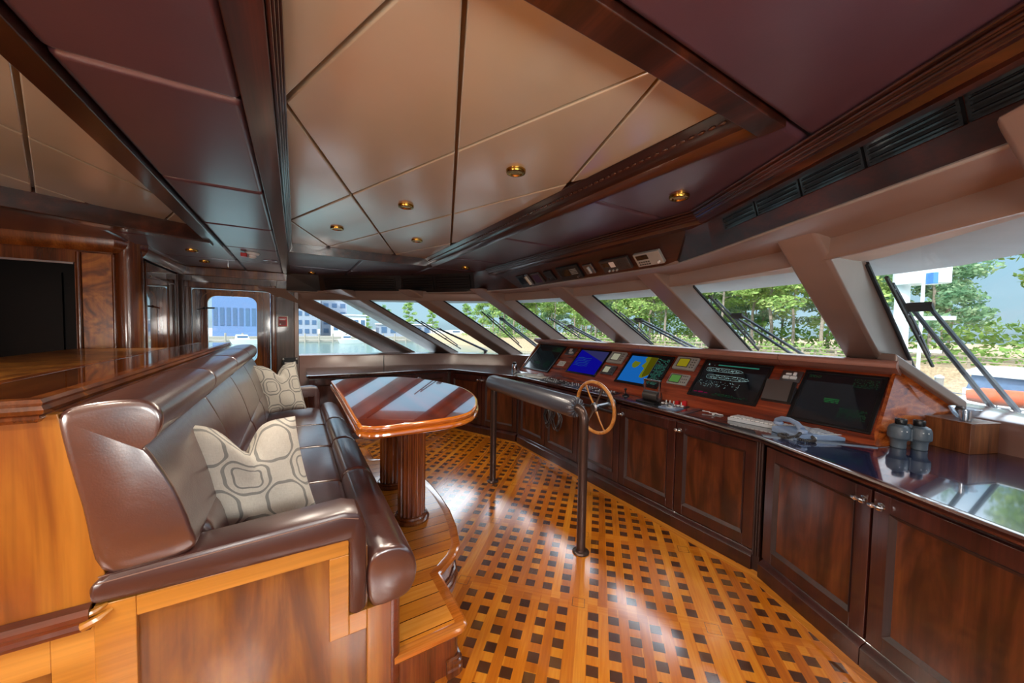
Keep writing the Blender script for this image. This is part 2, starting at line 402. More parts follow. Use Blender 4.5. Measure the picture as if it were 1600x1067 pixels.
# big leather panels at the starboard side
cpanel([(-.131,-1.2),(2.0,-1.2),(2.0,.57),(-.131,.57)])
cpanel([(-3.5,2.36),(-1.62,3.43),(-.66,3.99),(-.66,4.05),(-1.256,4.05),(-1.256,4.56),(-3.5,4.56)])
cpanel([(-3.5,-1.2),(-2.64,-1.2),(-2.64,2.8),(-3.5,2.3)])
# tan recess 1 (lozenge panels) and recess 2 on the aft side
def lozenges(clip,x0,y0,dx,dy,rng,z=2.32):
    """diagonal lozenge field clipped to an axis-aligned rectangle or convex polygon"""
    def clip_poly(p,c):
        out=p
        for i in range(len(c)):
            a,b=c[i],c[(i+1)%len(c)]; nx,ny=-(b[1]-a[1]),b[0]-a[0]
            q=[]; 
            for j in range(len(out)):
                s,e=out[j],out[(j+1)%len(out)]
                ds=(s[0]-a[0])*nx+(s[1]-a[1])*ny; de=(e[0]-a[0])*nx+(e[1]-a[1])*ny
                if ds>=0: q.append(s)
                if (ds>=0)!=(de>=0):
                    t=ds/(ds-de); q.append((s[0]+(e[0]-s[0])*t,s[1]+(e[1]-s[1])*t))
            out=q
            if len(out)<3: return None
        return out
    k=.985
    for i in range(*rng[0]):
        for j in range(*rng[1]):
            if (i+j)%2: continue
            cx,cy=x0+i*dx,y0+j*dy
            g=.007
            p=clip_poly([(cx+dx-g,cy),(cx,cy+dy-g*2.4),(cx-dx+g,cy),(cx,cy-dy+g*2.4)],clip)
            if p:
                a=abs(sum(p[m][0]*p[(m+1)%len(p)][1]-p[(m+1)%len(p)][0]*p[m][1] for m in range(len(p))))/2
                if a>.004: obj('ceiling_panel',MB().prism(p,z,z+.03),M['tan'],ceil,bev=.006,seg=2,ang=50)
lozenges(R(-.035,.56,1.29,4.10),.615,2.36,.322,.845,((-4,4),(-4,4)))
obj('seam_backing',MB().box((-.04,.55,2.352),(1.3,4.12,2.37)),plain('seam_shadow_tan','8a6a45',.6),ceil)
lozenges([(-2.6,-1.1),(-.63,-1.1),(-.63,3.95),(-1.5,3.42),(-2.6,2.75)],-.97,1.55,.322,.845,((-6,4),(-5,5)))
obj('seam_backing',MB().box((-2.7,-1.2,2.352),(-.6,4.0,2.37)),M['tan'],ceil)
# beams and fluted edges
def beam(name,a,b,mat='trim',bev=.004): return struct(name,MB().box(a,b),M[mat],bev=bev)
beam('trim_2',(-.135,-1.2,2.226),(-.052,6.05,2.32))                       # beside the recess
fl=MB()
for k in range(4): fl.cyl((-.046+k*.007,-1.2,2.24+k*.012),(-.046+k*.007,4.17,2.24+k*.012),.0055,8)
fl.box((-.056,-1.2,2.25),(-.036,4.17,2.345))
struct('trim_3',fl,M['trim'])
beam('trim_4',(-.642,-1.2,2.222),(-.556,4.17,2.34))
struct('trim_5',MB().hexa([(-1.62,3.28,2.2),(-.6,3.88,2.2),(-.6,4.03,2.2),(-1.62,3.43,2.2),(-1.62,3.28,2.36),(-.6,3.88,2.36),(-.6,4.03,2.36),(-1.62,3.43,2.36)]),M['trim'],bev=.01)
struct('trim_6',MB().hexa([(-2.7,2.65,2.2),(-1.62,3.28,2.2),(-1.62,3.43,2.2),(-2.7,2.8,2.2),(-2.7,2.65,2.36),(-1.62,3.28,2.36),(-1.62,3.43,2.36),(-2.7,2.8,2.36)]),M['trim'],bev=.01)
beam('trim_7',(-.052,4.095,2.232),(1.385,4.165,2.34))                      # port end of recess
beam('trim_8',(-.052,.572,2.228),(1.40,.655,2.34))                         # starboard end of recess
# forward edge of the recess: stepped cove with a carved bead
XZf=frame((0,0,0),(1,0,0),(0,0,1),(0,1,0))
struct('trim_9',MB().extr([(1.285,2.325),(1.30,2.325),(1.325,2.29),(1.34,2.275),(1.345,2.255),(1.385,2.232),(1.40,2.232),(1.40,2.34),(1.285,2.34)],XZf,.655,4.095),M['trim'])
bead=MB()
for i in range(86): bead.sph((1.318,.70+i*.0395,2.293),(.006,.015,.006),8,5)
struct('trim_10',bead,M['trim'])

# ---- overhead console (sloping panel under the front soffit)
MOULD=[(.93,-.607),(1.355,.117),(1.985,1.19),(2.02,1.30),(2.02,3.84),(1.975,4.24),(1.265,5.14),(.285,5.82),(-.1,5.92)]
LIP  =[(1.01,-.61),(1.43,.105),(2.06,1.18),(2.26,1.55),(2.265,3.58),(2.03,4.31),(1.305,5.20),(.32,5.885),(-.1,5.985)]
def strip(a,b,za,zb,th,mat,name,idx):
    mb=MB()
    for i in idx:
        p=[(*a[i],za),(*a[i+1],za),(*b[i+1],zb),(*b[i],zb)]
        mb.hexa([V(q) for q in p]+[V(q)+V((th*.6,0,th)) for q in p])
    return struct(name,mb,M[mat],ang=2)
strip(MOULD,LIP,CZ,2.0,.03,'overhead','wall_overhead',[3])
strip(MOULD,LIP,CZ,2.0,.03,'overhead','wall_overhead_starboard',[0,1])
strip(MOULD,LIP,CZ,2.0,.03,'valance','wall_overhead_port',range(5,8))
def patch(q,name,mat,n=8):   # softly twisted corner piece between two flat facets
    q=[V(p) for p in q]; rs=[]
    for i in range(n+1):
        s_=i/n; A_,B_=q[0].lerp(q[1],s_),q[3].lerp(q[2],s_)
        rs.append([A_.lerp(B_,j/n) for j in range(n+1)]+[B_+V((.03,0,.03)),A_+V((.03,0,.03))])
    struct(name,MB().rings(rs),M[mat],ang=60)
for i,nm in ((2,'wall_overhead_corner'),(4,'wall_overhead_bend')):
    patch([(*MOULD[i],CZ),(*MOULD[i+1],CZ),(*LIP[i+1],2.0),(*LIP[i],2.0)],nm,'overhead')
# fluted moulding along the top of the overhead console
prof=[(0,0)]
for k in range(5):
    o=-.012*k; prof+= [(o-.004,-.003-.011*k),(o-.011,-.009-.011*k),(o-.009,-.012-.011*k)]
prof+=[(.02,-.085),(.03,0)]
prof=[(-o,h) for o,h in [(-.0,.0),(-.055,.0),(-.055,-.012),(-.046,-.016),(-.046,-.028),(-.036,-.032),(-.036,-.044),(-.026,-.048),(-.026,-.060),(-.014,-.066),(-.002,-.075),(.06,-.075),(.05,0)]]
mp=[(x,y,CZ) for x,y in MOULD[:3]+[(2.0,1.22)]]
struct('trim_11',MB().sweep([(-o,h) for o,h in prof],mp),M['trim'])
mp=[(2.012,1.23,CZ),(2.017,3.86,CZ)]
struct('trim_12',MB().sweep([(-o,h) for o,h in prof],mp),M['trim'])
for nm,pth in (('trim_31',[(x,y,CZ) for x,y in MOULD[:3]+[(2.0,1.22)]]),('trim_32',[(2.012,1.25,CZ),(2.017,3.86,CZ)])):
    bd=MB()
    for k in range(6):
        bd.sweep([(-.060+.012*k+.0055*math.cos(q),-.010-.012*k+.0055*math.sin(q)) for q in [2*PI*m/8 for m in range(8)]],pth)
    struct(nm,bd,M['trim'],ang=60)
# lip: thin bright bead, then a padded leather soffit out to the pelmet
lipb=MB().tube([(x,y,2.0) for x,y in LIP],.007,8)
struct('trim_13',lipb,plain('lip_bead','a39a92',.3,.2))
PEL=[(1.2,-.45),(1.44,-.12),(1.711,.128),(2.07,.59),(2.29,.96),(2.55,1.71),(2.61,2.3),(2.60,2.95),(2.52,3.6),(2.33,4.25),(1.59,4.86),(.77,5.48),(.35,5.9),(-.02,6.05)]
# soffit as a fan between lip and pelmet (resampled to the same count)
def resample(p,n):
    L=[0]
    for a,b in zip(p,p[1:]): L.append(L[-1]+math.dist(a,b))
    out=[]
    for i in range(n):
        t=L[-1]*i/(n-1); k=max(j for j in range(len(L)) if L[j]<=t+1e-9); k=min(k,len(p)-2)
        f=(t-L[k])/(L[k+1]-L[k]); out.append((p[k][0]+(p[k+1][0]-p[k][0])*f,p[k][1]+(p[k+1][1]-p[k][1])*f))
    return out
n=44; A=resample(LIP,n); PEL=resample(PEL,n); B=PEL; mb=MB(); rs=[]
for (ax,ay),(bx,by) in zip(A,B):
    q=[]
    for f,z in ((0,1.998),(.25,1.985),(.7,1.983),(.92,1.985),(1,1.983)): q.append(V((ax+(bx-ax)*f,ay+(by-ay)*f,z)))
    q+= [V((bx,by,2.02)),V((ax,ay,2.02))]
    rs.append(q)
struct('ceiling_soffit',mb.rings(rs),M['pillar_leather'],ang=60)
# pelmet
pel=MB().sweep([(0,0),(.03,0),(.03,-.085),(.022,-.10),(.008,-.10),(0,-.088)],[(x,y,1.99) for x,y in PEL])
struct('trim_14',pel,M['pillar_leather'],ang=50)

# ================================================================== WINDSHIELD
# mullion corner lines: inner edge L, inner corner C, outer corner O, each (top, sill)
MUL={
'B':(((.415,5.87,1.985),(2.036,6.20,1.09)),((.617,5.472,1.985),(2.277,5.86,1.09)),((1.0,5.579,1.876),(2.489,5.95,1.09))),
'C':(((1.262,5.02,1.985),(2.941,5.356,1.09)),((1.411,4.886,1.985),(3.146,5.233,1.09)),((1.888,4.981,1.901),(3.437,5.291,1.09))),
'D':(((1.983,4.257,1.985),(3.686,4.393,1.09)),((2.098,4.087,1.985),(3.722,4.217,1.09)),((2.576,4.125,1.91),(4.084,4.246,1.09))),
'E':(((2.388,3.212,1.985),(3.973,3.212,1.09)),((2.419,2.997,1.985),(4.001,2.997,1.09)),((2.906,2.997,1.913),(4.444,2.997,1.09))),
'F':(((2.379,1.995,1.985),(3.96,1.995,1.09)),((2.368,1.807,1.985),(3.957,1.807,1.09)),((2.917,1.807,1.915),(4.394,1.807,1.09))),
'G':(((2.015,.851,1.985),(3.898,.964,1.09)),((1.933,.663,1.985),(3.912,.782,1.09)),((2.599,.663,1.936),(4.091,.663,1.09))),
}
mir=lambda p:(p[0],5.02-p[1],p[2])
for a,b in (('H','C'),('I','B')):
    L,C_,O=MUL[b]; LO=[tuple(V(O[i])+V(L[i])-V(C_[i])) for i in (0,1)]
    MUL[a]=(tuple(mir(p) for p in C_),tuple(mir(p) for p in L),tuple(mir(p) for p in LO))
MUL['A']=(((-.10,6.02,1.84),(1.251,6.45,1.09)),((0.005,6.0,2.0),(1.692,6.16,1.09)),((.09,6.02,1.97),(1.78,6.18,1.09)))
def at(line,z):
    a,b=V(line[0]),V(line[1]); return a+(b-a)*((z-a.z)/(b.z-a.z))
ORD=['A','B','C','D','E','F','G','H','I']
for i,k in enumerate(ORD):
    L,C_,O=MUL[k]; zt=2.03; zb=1.02
    l0,l1,c0,c1=at(L,zt),at(L,zb),at(C_,zt),at(C_,zb)
    d=at(O,1.5)-at(C_,1.5); 
    o0,o1=at(O,zt),at(O,zb); m0,m1=l0+(o0-c0),l1+(o1-c1)
    zcut=V((0,0,0))
    struct('window_mullion',MB().hexa([l1,c1,o1,m1,l0,c0,o0,m0]),M['pillar_leather'],bev=.018,seg=3)
# glass panes between the mullions, from the sill to above the pelmet
gt=[at(MUL[k][2],1.93) for k in ORD]; gb=[at(MUL[k][2],1.07) for k in ORD]
ends=((V((-.0,6.12,1.93)),V((0,6.33,1.07))),(V((-.6,-1.02,1.93)),V((1.0,-1.05,1.07))))
gt=[ends[0][0]]+gt+[ends[1][0]]; gb=[ends[0][1]]+gb+[ends[1][1]]
nrm=V((.5,0,.86))
for i in range(len(gt)-1):
    t=.008
    p=[gb[i],gb[i+1],gt[i+1],gt[i]]
    n_=(p[1]-p[0]).cross(p[3]-p[0]).normalized()
    struct('window_%d'%(i+1),MB().hexa([q for q in p]+[q+n_*t for q in p]),M['glass'])
# black gasket along the glass line of each mullion
for k in ORD[1:8]:
    O=MUL[k][2]; a=at(O,1.93)-nrm*.012; b=at(O,1.08)-nrm*.012
    struct('window_trim',MB().tube([a,b],.011,8),M['rubber'])
# head lining between pelmet and glass, and the roof brow outside
GL=[(p.x,p.y) for p in reversed(gt)]
def near(p,L):
    best=None
    for q,r in zip(L,L[1:]):
        q,r=V(q),V(r); t=max(0,min(1,(V(p)-q).dot(r-q)/(r-q).length_squared)); m=q+(r-q)*t; dd=(V(p)-m).length
        if best is None or dd<best[0]: best=(dd,(m.x,m.y))
    return best[1]
GT=resample(GL,n)
mb=MB(); rs=[]
for (ax,ay) in PEL:
    bx,by=near((ax,ay),GL); q=math.hypot(bx-ax,by-ay); ux,uy=(bx-ax)/q,(by-ay)/q
    rs.append([V((ax+ux*.02,ay+uy*.02,1.905)),V((bx,by,1.925)),V((bx,by,1.95)),V((ax+ux*.02,ay+uy*.02,1.95))])
struct('ceiling_head',mb.rings(rs),M['headliner'],ang=50)
mb=MB(); rs=[]
for i,(bx,by) in enumerate(GT):
    nx,ny=bx-(-.5),by-2.5; q=math.hypot(nx,ny); nx/=q; ny/=q; e=.42
    rs.append([V((bx-.02,by,1.932)),V((bx+nx*e,by+ny*e,1.90)),V((bx+nx*(e+.02),by+ny*(e+.02),1.93)),V((bx+nx*(e+.02),by+ny*(e+.02),2.1)),V((bx-.02,by,2.2))])
struct('roof_brow',mb.rings(rs),M['brow'],ang=40)
# sill ledge and coaming
COAM=[(.05,6.08),(1.22,5.98),(2.3,5.80),(3.12,5.22),(3.66,4.3),(3.93,2.95),(3.9,1.85),(3.72,.80),(3.43,.46),(3.34,.12),(3.05,-.28),(2.2,-.80),(0,-1.08)]
G2=[(p.x,p.y) for p in gb]
nn=48; C2=resample(COAM,nn); GB=resample(G2,nn)
mb=MB(); rs=[]
for (ax,ay),(bx,by) in zip(C2,GB):
    rs.append([V((ax,ay,.0)),V((ax,ay,1.055)),V((ax+(bx-ax)*.04,ay+(by-ay)*.04,1.072)),V((bx,by,1.08)),V((bx+.05*(bx-1)/3,by+.05*(by-2.5)/3,1.06)),V((bx,by,.0))])
struct('trim_30',mb.rings(rs),M['sill'],ang=50)
for x,y in ((1.22,5.975),(2.3,5.795)):
    struct('trim_15',MB().box((x-.004,y-.004,.88),(x+.004,y+.01,1.06)),M['rubber'])

# ================================================================== OTHER WALLS
# port side wall with door, aft bulkhead with dark passage, closing walls behind the camera
WY=6.0
pw=MB(); pw.box((-1.25,WY,0),(-1.12,WY+.1,2.3)); pw.box((-.29,WY,0),(.02,WY+.1,2.3)); pw.box((-1.12,WY,1.97),(-.29,WY+.1,2.3))
struct('wall_port',pw,wood('wall_brown',[(.3,'3b2519'),(.5,'54382a'),(.7,'68493a')],'z',14,.03,.3,.3,.6),bev=.004)
# door with rounded window
def ring_plate(outer,inner,y0,y1):
    mb=MB(); n=len(outer); P=[]
    for y in (y0,y1):
        P+=[(x,y,z) for x,z in outer]+[(x,y,z) for x,z in inner]
    fs=[]
    for i in range(n):
        j=(i+1)%n
        fs+=[(i,j,n+j,n+i),(2*n+i,3*n+i,3*n+j,2*n+j),(i,2*n+i,2*n+j,j),(n+i,n+j,3*n+j,3*n+i)]
    return mb.add(P,fs)
dz=struct('door_1',ring_plate(rrect(-1.115,.02,-.295,1.965,.03,5),rrect(-.965,1.0,-.445,1.885,.10,5),WY-.005,WY+.05),wood('door_veneer',[(.3,'3d1d0c'),(.5,'663614'),(.7,'85501f')],'z',12,.04,.4,.22,.9),bev=.004)
# applied moulding with rounded shoulders around the leaf, stiles either side
o=rrect(-1.03,.1,-.36,1.945,.14,6); i_=rrect(-1.018,.112,-.372,1.933,.128,6)
obj('door_moulding',ring_plate(o,i_,WY-.018,WY),M['mahog'],dz)
obj('door_glass',MB().box((-.97,WY+.015,.995),(-.44,WY+.022,1.89)),M['glass'],dz)
lt=MB().cyl((-1.0,WY-.03,1.72),(-.89,WY-.03,1.725),.011,8).cyl((-1.06,WY-.03,1.70),(-.99,WY-.03,1.72),.007,8).sph((-.99,WY-.03,1.72),.018,10,6).cyl((-.99,WY-.03,1.72),(-.99,WY+.0,1.72),.009,8)
obj('door_hook',lt,M['black'],dz)
for k,(a,b) in enumerate(((-1.19,-1.125),(-.285,-.225))):
    mb=MB().box((a,WY-.025,0),(b,WY,2.06)); 
    for q in (a+.012,b-.012): mb.cyl((q,WY-.025,.0),(q,WY-.025,2.06),.008,8)
    struct('trim_%d'%(16+k),mb,M['mahog'],bev=.006)
struct('trim_18',MB().box((-1.19,WY-.03,1.98),(-.225,WY,2.05)).box((-1.25,WY-.05,2.13),(-.03,WY,2.24)),M['mahog'],bev=.008)
struct('trim_19',MB().box((-.222,WY-.012,0),(-.012,WY,2.2)),wood('grey_brown_panel',[(.3,'40342e'),(.5,'57483f'),(.7,'665850')],'z',20,.03,.2,.4,.4),bev=.006)
struct('trim_20',MB().box((-.012,WY-.01,.0),(.045,WY+.2,2.2)),M['pillar_leather'],bev=.01)
# longitudinal glossy panel wall with reflected window
aw=MB().box((-1.36,4.62,0),(-1.25,6.1,2.3))
struct('wall_aft_port',aw,M['dark_room'],bev=.004)
obj_=struct('trim_21',MB().box((-1.25,4.78,.1),(-1.235,5.95,2.12)),wood('mirror_veneer',[(.3,'3b1c0b'),(.5,'6a3513'),(.7,'8a4f20')],'z',10,.05,.4,.04,1.0,coat_r=.008,cior=2.8),bev=.004)
struct('trim_22',MB().box((-1.235,4.95,1.98),(-1.226,5.8,2.0)).box((-1.235,4.80,.1),(-1.225,4.83,2.12)).box((-1.235,5.88,.1),(-1.225,5.92,2.12)),M['mahog'],bev=.003)
struct('trim_23',MB().lathe([(.095,0),(.095,2.3)],(-1.29,4.6,0),n=28),M['mahog'])
struct('trim_24',MB().sweep([(0,0),(.03,0),(.055,.03),(.07,.06),(.075,.11),(0,.11)],[(-2.8,4.52,2.13),(-1.36,4.52,2.13),(-1.23,4.64,2.13),(-1.23,6.0,2.13)]),M['mahog'],ang=25)
# aft bulkhead with burl panel beside the passage
bw=MB().box((-1.60,4.55,0),(-1.30,4.62,2.24)).box((-3.6,4.55,2.02),(-1.6,4.62,2.24)).box((-3.6,4.55,0),(-2.62,4.62,2.24))
struct('wall_aft',bw,M['mahog'])
struct('trim_25',MB().box((-1.555,4.535,.1),(-1.375,4.55,2.12)),M['burl'],bev=.004)
struct('trim_26',MB().cyl((-1.575,4.54,0),(-1.575,4.54,2.12),.016,12).cyl((-1.365,4.54,0),(-1.365,4.54,2.12),.012,12),M['mahog'])
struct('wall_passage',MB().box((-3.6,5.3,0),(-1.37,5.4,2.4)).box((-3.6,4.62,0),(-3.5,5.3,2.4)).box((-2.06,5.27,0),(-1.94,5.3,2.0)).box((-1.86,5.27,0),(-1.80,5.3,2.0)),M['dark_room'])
struct('trim_27',MB().box((-2.62,4.53,2.015),(-1.6,4.55,2.03)),M['steel'])
struct('wall_back',MB().box((-3.6,-1.6,0),(-3.5,4.6,2.4)),M['burl'])
sw=MB().box((-3.6,-1.15,0),(-1.3,-1.08,2.4)).box((-1.3,-1.15,0),(0,-1.08,.95)).box((-1.3,-1.15,1.9),(0,-1.08,2.4)).box((-.62,-1.15,.95),(-.5,-1.08,1.9))
struct('wall_starboard',sw,M['burl'])
for k,(a,b) in enumerate(((-1.3,-.62),(-.5,0))): struct('window_%d'%(12+k),MB().box((a,-1.13,.95),(b,-1.122,1.9)),M['glass'])
# ================================================================== PLATFORM, SOFA, DIVIDER, TABLE
PZ=.215
plan=[(-.85,1.415),(.56,1.415)]+[(.60+.045*math.sin(math.radians(a)),1.46-.045*math.cos(math.radians(a))) for a in (15,45,75)]+[(.645,1.50),(.645,1.80)]
arc=[(.70,1.84),(.775,1.90),(.842,1.985),(.90,2.19),(.938,2.40),(.953,2.62),(.955,2.75)]
plan+=arc+[(x,5.5-y) for x,y in reversed(arc[:-1])]+[(.645,3.70),(.645,4.0),(.60,4.09),(-.85,4.09)]
def inset(poly,d):
    n=len(poly); out=[]
    for i in range(n):
        a,b,c=V(poly[i-1]),V(poly[i]),V(poly[(i+1)%n])
        d1=(b-a).normalized(); d2=(c-b).normalized()
        n1=V((-d1.y,d1.x)); n2=V((-d2.y,d2.x)); m=(n1+n2).normalized(); k=d/max(.5,m.dot(n1)); out.append((b.x+m.x*k,b.y+m.y*k))
    return out
pf=struct('floor_platform',MB().prism(inset(plan,.022),0,PZ-.02),M['leg_wood'],loc=(0,0,0))
struct('floor_planks',MB().prism(inset(plan,.03),PZ-.02,PZ-.001),M['planks'],pf)
# rounded nosing around the visible edge
prof=[(.0,-.03),(.012,-.026),(.019,-.015),(.016,-.004),(.006,.002),(-.02,.002),(-.036,-.001),(-.036,-.03)]
path=[(x,y,PZ) for x,y in plan[1:-1]]
struct('trim_28',MB().sweep(prof,[( .33,1.415,PZ)]+path),M['nosing'],ang=30)
base=[(x,y,0) for x,y in inset(plan,.02)[1:-1]]
struct('baseboard_platform',MB().sweep([(0,0),(.024,0),(.024,.03),(.018,.036),(.018,.05),(.01,.056),(.01,.066),(0,.07)],base),M['mahog'],ang=25)

# ---- divider behind the sofa
dv=thing('room_divider','honey veneered half wall with a glossy brown ledge behind the long leather sofa','half wall',(-.68,2.9,0))
obj('divider_body',MB().box((-1.6,1.43,0),(-.57,4.47,1.30)),M['honey_dark'],dv)
obj('end_panel',MB().extr([(-1.6,.765),(-.462,.765),(-.458,.84),(-.535,1.30),(-1.6,1.30)],XZ,1.412,1.45),M['honey'],dv,bev=.003)
lp=MB().sweep([(0,0),(.012,.0),(.018,.012),(.013,.022),(.013,.03),(.022,.036),(.026,.05),(.018,.062),(0,.07)],[(-1.6,1.41,.702),(-.484,1.41,.702)])
obj('waist_moulding',lp,M['red_mould'],dv,ang=25)
obj('waist_moulding',MB().tube([(-.50,1.398,.715),(-.465,1.40,.727),(-.445,1.412,.737)],[.013,.012,.006],8).tube([(-.50,1.40,.742),(-.47,1.402,.75),(-.455,1.413,.755)],[.01,.009,.005],8),M['honey_rail'],dv)
obj('lower_rail',MB().box((-1.6,1.418,.60),(-.565,1.44,.712)).box((-.565,1.418,0),(-.482,1.44,.705)),M['honey_rail'],dv,bev=.002)
led=MB().extr(rrect(-.83,-1.6,0,0,.001,1),WORLD,0,0) if False else MB()
led.box((-.80,1.40,1.325),(-.565,4.46,1.345)); led.box((-1.75,1.40,1.325),(-.80,1.78,1.345))
obj('ledge_top',led,M['ledge'],dv,bev=.004)
eprof=[(-.01,-.062),(.012,-.06),(.02,-.05),(.018,-.042),(.028,-.036),(.032,-.026),(.026,-.016),(.03,-.008),(.024,.001),(-.01,.001)]
obj('ledge_moulding',MB().sweep(eprof,[(-1.75,1.405,1.345),(-.575,1.405,1.345),(-.575,4.46,1.345)]),M['mahog'],dv,ang=22)
obj('ledge_moulding',MB().sweep(eprof,[(-.795,4.46,1.345),(-.795,1.785,1.345),(-1.75,1.785,1.345)]),M['mahog'],dv,ang=22)

# ---- sofa
S=thing('sofa','long brown leather banquette with four seats on the wooden step','sofa',(0,2.9,PZ))
SEG=[(1.545,2.30),(2.305,2.985),(2.995,3.655),(3.665,4.43)]
ROLL=[(1.405,2.30),(2.305,2.985),(2.995,3.655),(3.665,4.43)]
BACK=[(1.40,2.22),(2.225,2.985),(2.99,3.70),(3.705,4.44)]
obj('base',MB().box((-.56,1.43,PZ-.05),(.225,4.42,.49)),M['honey_dark'],S)
padp=[(-.445,.60),(-.33,.59),(-.235,.66),(-.235,.80),(-.285,.98),(-.345,1.13),(-.39,1.185),(-.49,1.185),(-.515,1.10),(-.475,.86)]
headp=[(-.535,1.175),(-.46,1.168),(-.375,1.172),(-.325,1.20),(-.315,1.245),(-.335,1.29),(-.385,1.318),(-.46,1.322),(-.525,1.305),(-.545,1.24)]
bk=[(-.462,.855),(-.36,.84),(-.268,.86),(-.275,.93),(-.31,1.05),(-.352,1.15),(-.368,1.180),(-.373,1.188),(-.368,1.198),(-.348,1.215),(-.332,1.25),(-.336,1.292),(-.37,1.322),(-.43,1.328),(-.50,1.318),(-.530,1.295),(-.525,1.22),(-.495,1.04)]
lo=[(-.46,.58),(-.33,.57),(-.235,.62),(-.225,.75),(-.25,.86),(-.30,.90),(-.40,.90),(-.46,.86)]
for i,(a,b) in enumerate(BACK):
    q=obj('back_cushion',MB().puff(bk,XZ,a,b,.020,.984,4),M['sofa'],S,ang=60)
    obj('lumbar_cushion',MB().puff(lo,XZ,max(a,1.54),b,.03,.95,3),M['sofa'],S,ang=60)
# double seam round the visible end of the first back cushion
def endseam(poly,y,sc,r=.0022):
    P=smooth(poly,4); cx=sum(p[0] for p in P)/len(P); cy=sum(p[1] for p in P)/len(P)
    return [(cx+(u-cx)*sc,y,cy+(v-cy)*sc) for u,v in P]
st=MB()
for y,sc in ((1.4065,.958),(1.413,.985)):
    P=endseam(bk,y,sc); st.tube(P[12:48],.0012,5)
obj('stitched_seam',st,M['stitch'],S)
seatp=[(-.26,.49),(.21,.49),(.235,.52),(.232,.60),(.20,.628),(.0,.638),(-.2,.632),(-.27,.60)]
rollp=[(.262,.450),(.330,.448),(.392,.468),(.418,.52),(.420,.575),(.398,.635),(.350,.672),(.295,.680),(.248,.664),(.228,.61),(.232,.50)]
for i,(a,b) in enumerate(SEG): obj('seat_cushion',MB().puff(seatp,XZ,a,b,.03,.965,3),M['sofa'],S,ang=60)
for i,(a,b) in enumerate(ROLL): obj('front_roll',MB().puff(rollp,XZ,a,b,.035,.965,4),M['sofa'],S,ang=60)
st=MB()
for y,sc in ((1.418,.93),(1.430,.96)):
    P=endseam(rollp,y,sc); st.tube(P[10:40],.002,6)
obj('stitched_seam',st,M['stitch'],S)
# arms: padded L that drops down the front
armp=[(-.485,.765),(-.30,.757),(.165,.752),(.165,.47),(.19,.462),(.222,.47),(.226,.60),(.225,.79),(.205,.848),(.15,.866),(-.2,.852),(-.46,.842),(-.49,.81)]
def arm(y0,y1,stitch):
    mb=MB(); P=armp; steps=[(0,-.014),(.006,-.004),(.016,0)]
    def off(d):
        n=len(P); return inset(P,-d)
    rs=[[V((u,y0+t,v)) for u,v in off(d)] for t,d in steps]+[[V((u,y1-t,v)) for u,v in off(d)] for t,d in reversed(steps)]
    mb.rings(rs); o=obj('armrest',mb,M['sofa_arm'],S,bev=.012,seg=3)
    if stitch:
        s_=MB(); pt=[(-.47,y0-.001,.826),(-.2,y0-.001,.836),(.14,y0-.001,.848),(.196,y0-.001,.83)]
        s_.tube(pt,.0018,6); s_.tube([(x,y+.012,z+.012) for x,y,z in pt],.0018,6); obj('stitched_seam',s_,M['stitch'],o)
arm(1.395,1.535,True); arm(4.40,4.53,False)
# framed wooden end under the arm
obj('end_frame',MB().box((-.482,1.408,PZ-.215),(-.397,1.44,.757)).box((-.397,1.408,.697),(.165,1.44,.757)).box((.10,1.408,.387),(.165,1.44,.697)).box((.165,1.408,.387),(.228,1.44,.462)),M['honey_rail'],S,bev=.003)
obj('end_panel',MB().box((-.40,1.424,0),(.232,1.45,.70)),M['honey_dark'],S)
obj('corner_post',MB().box((.228,1.406,0),(.318,1.50,.462)),M['honey'],S,bev=.004)
obj('corner_post',MB().cyl((.326,1.438,0),(.326,1.438,.462),.032,20),M['red_mould'],S)
obj('kick_panel',MB().box((.20,1.5,PZ),(.232,4.4,.47)),M['honey_dark'],S)

# ---- scatter pillows
def pillow(name,label,o,ex,ey,ez,w,h,th,chop,phase):
    """soft square pillow, o = middle of its lower edge, ex across, ey up, ez out of the face; top edge dented"""
    o,ex,ey,ez=V(o),V(ex).normalized(),V(ey).normalized(),V(ez).normalized()
    N=28; mb=MB(); uv=[]; vs=[]; idx={}
    for side in (1,-1):
        for i in range(N+1):
            for j in range(N+1):
                u=-1+2*i/N; v=-1+2*j/N
                edge=(i in (0,N) or j in (0,N))
                if side==-1 and edge: idx[(side,i,j)]=idx[(1,i,j)]; continue
                t=((1-abs(u)**2.6)*(1-abs(v)**2.6))**.5*th/2
                t*=1+.10*math.sin(5*u+phase)*math.sin(4*v+2*phase)
                bow=1-.07*(1-v*v) if abs(u)>.0 else 1
                x=u*w/2*(1-.07*(1-v*v)*abs(u)**3); y=(v*(1-.06*(1-u*u)*abs(v)**3)+1)*h/2
                dent=chop*math.exp(-abs((u-.05)/.24)**1.5)*max(0,(v+.35)/1.35)**1.5
                y-=dent; t+=dent*.28*(1-abs(v)**6)
                crease=.020*math.exp(-((u-.12-.25*(1-v))/.07)**2)*max(0,(v+.2)/1.2)
                t-=crease
                idx[(side,i,j)]=len(vs); vs.append(o+ex*x+ey*y+ez*(t*side)); uv.append(((u+1)/2+phase*.13,(v+1)/2))
    fs=[]
    for side in (1,-1):
        for i in range(N):
            for j in range(N):
                q=[idx[(side,i,j)],idx[(side,i+1,j)],idx[(side,i+1,j+1)],idx[(side,i,j+1)]]
                fs.append(tuple(q) if side==1 else tuple(reversed(q)))
    mb.add(vs,fs)
    p=obj(name,mb,M['pillow'],None,uv=uv,ang=80)
    return props(p,label,'pillow','trellis pattern pillows on the sofa')
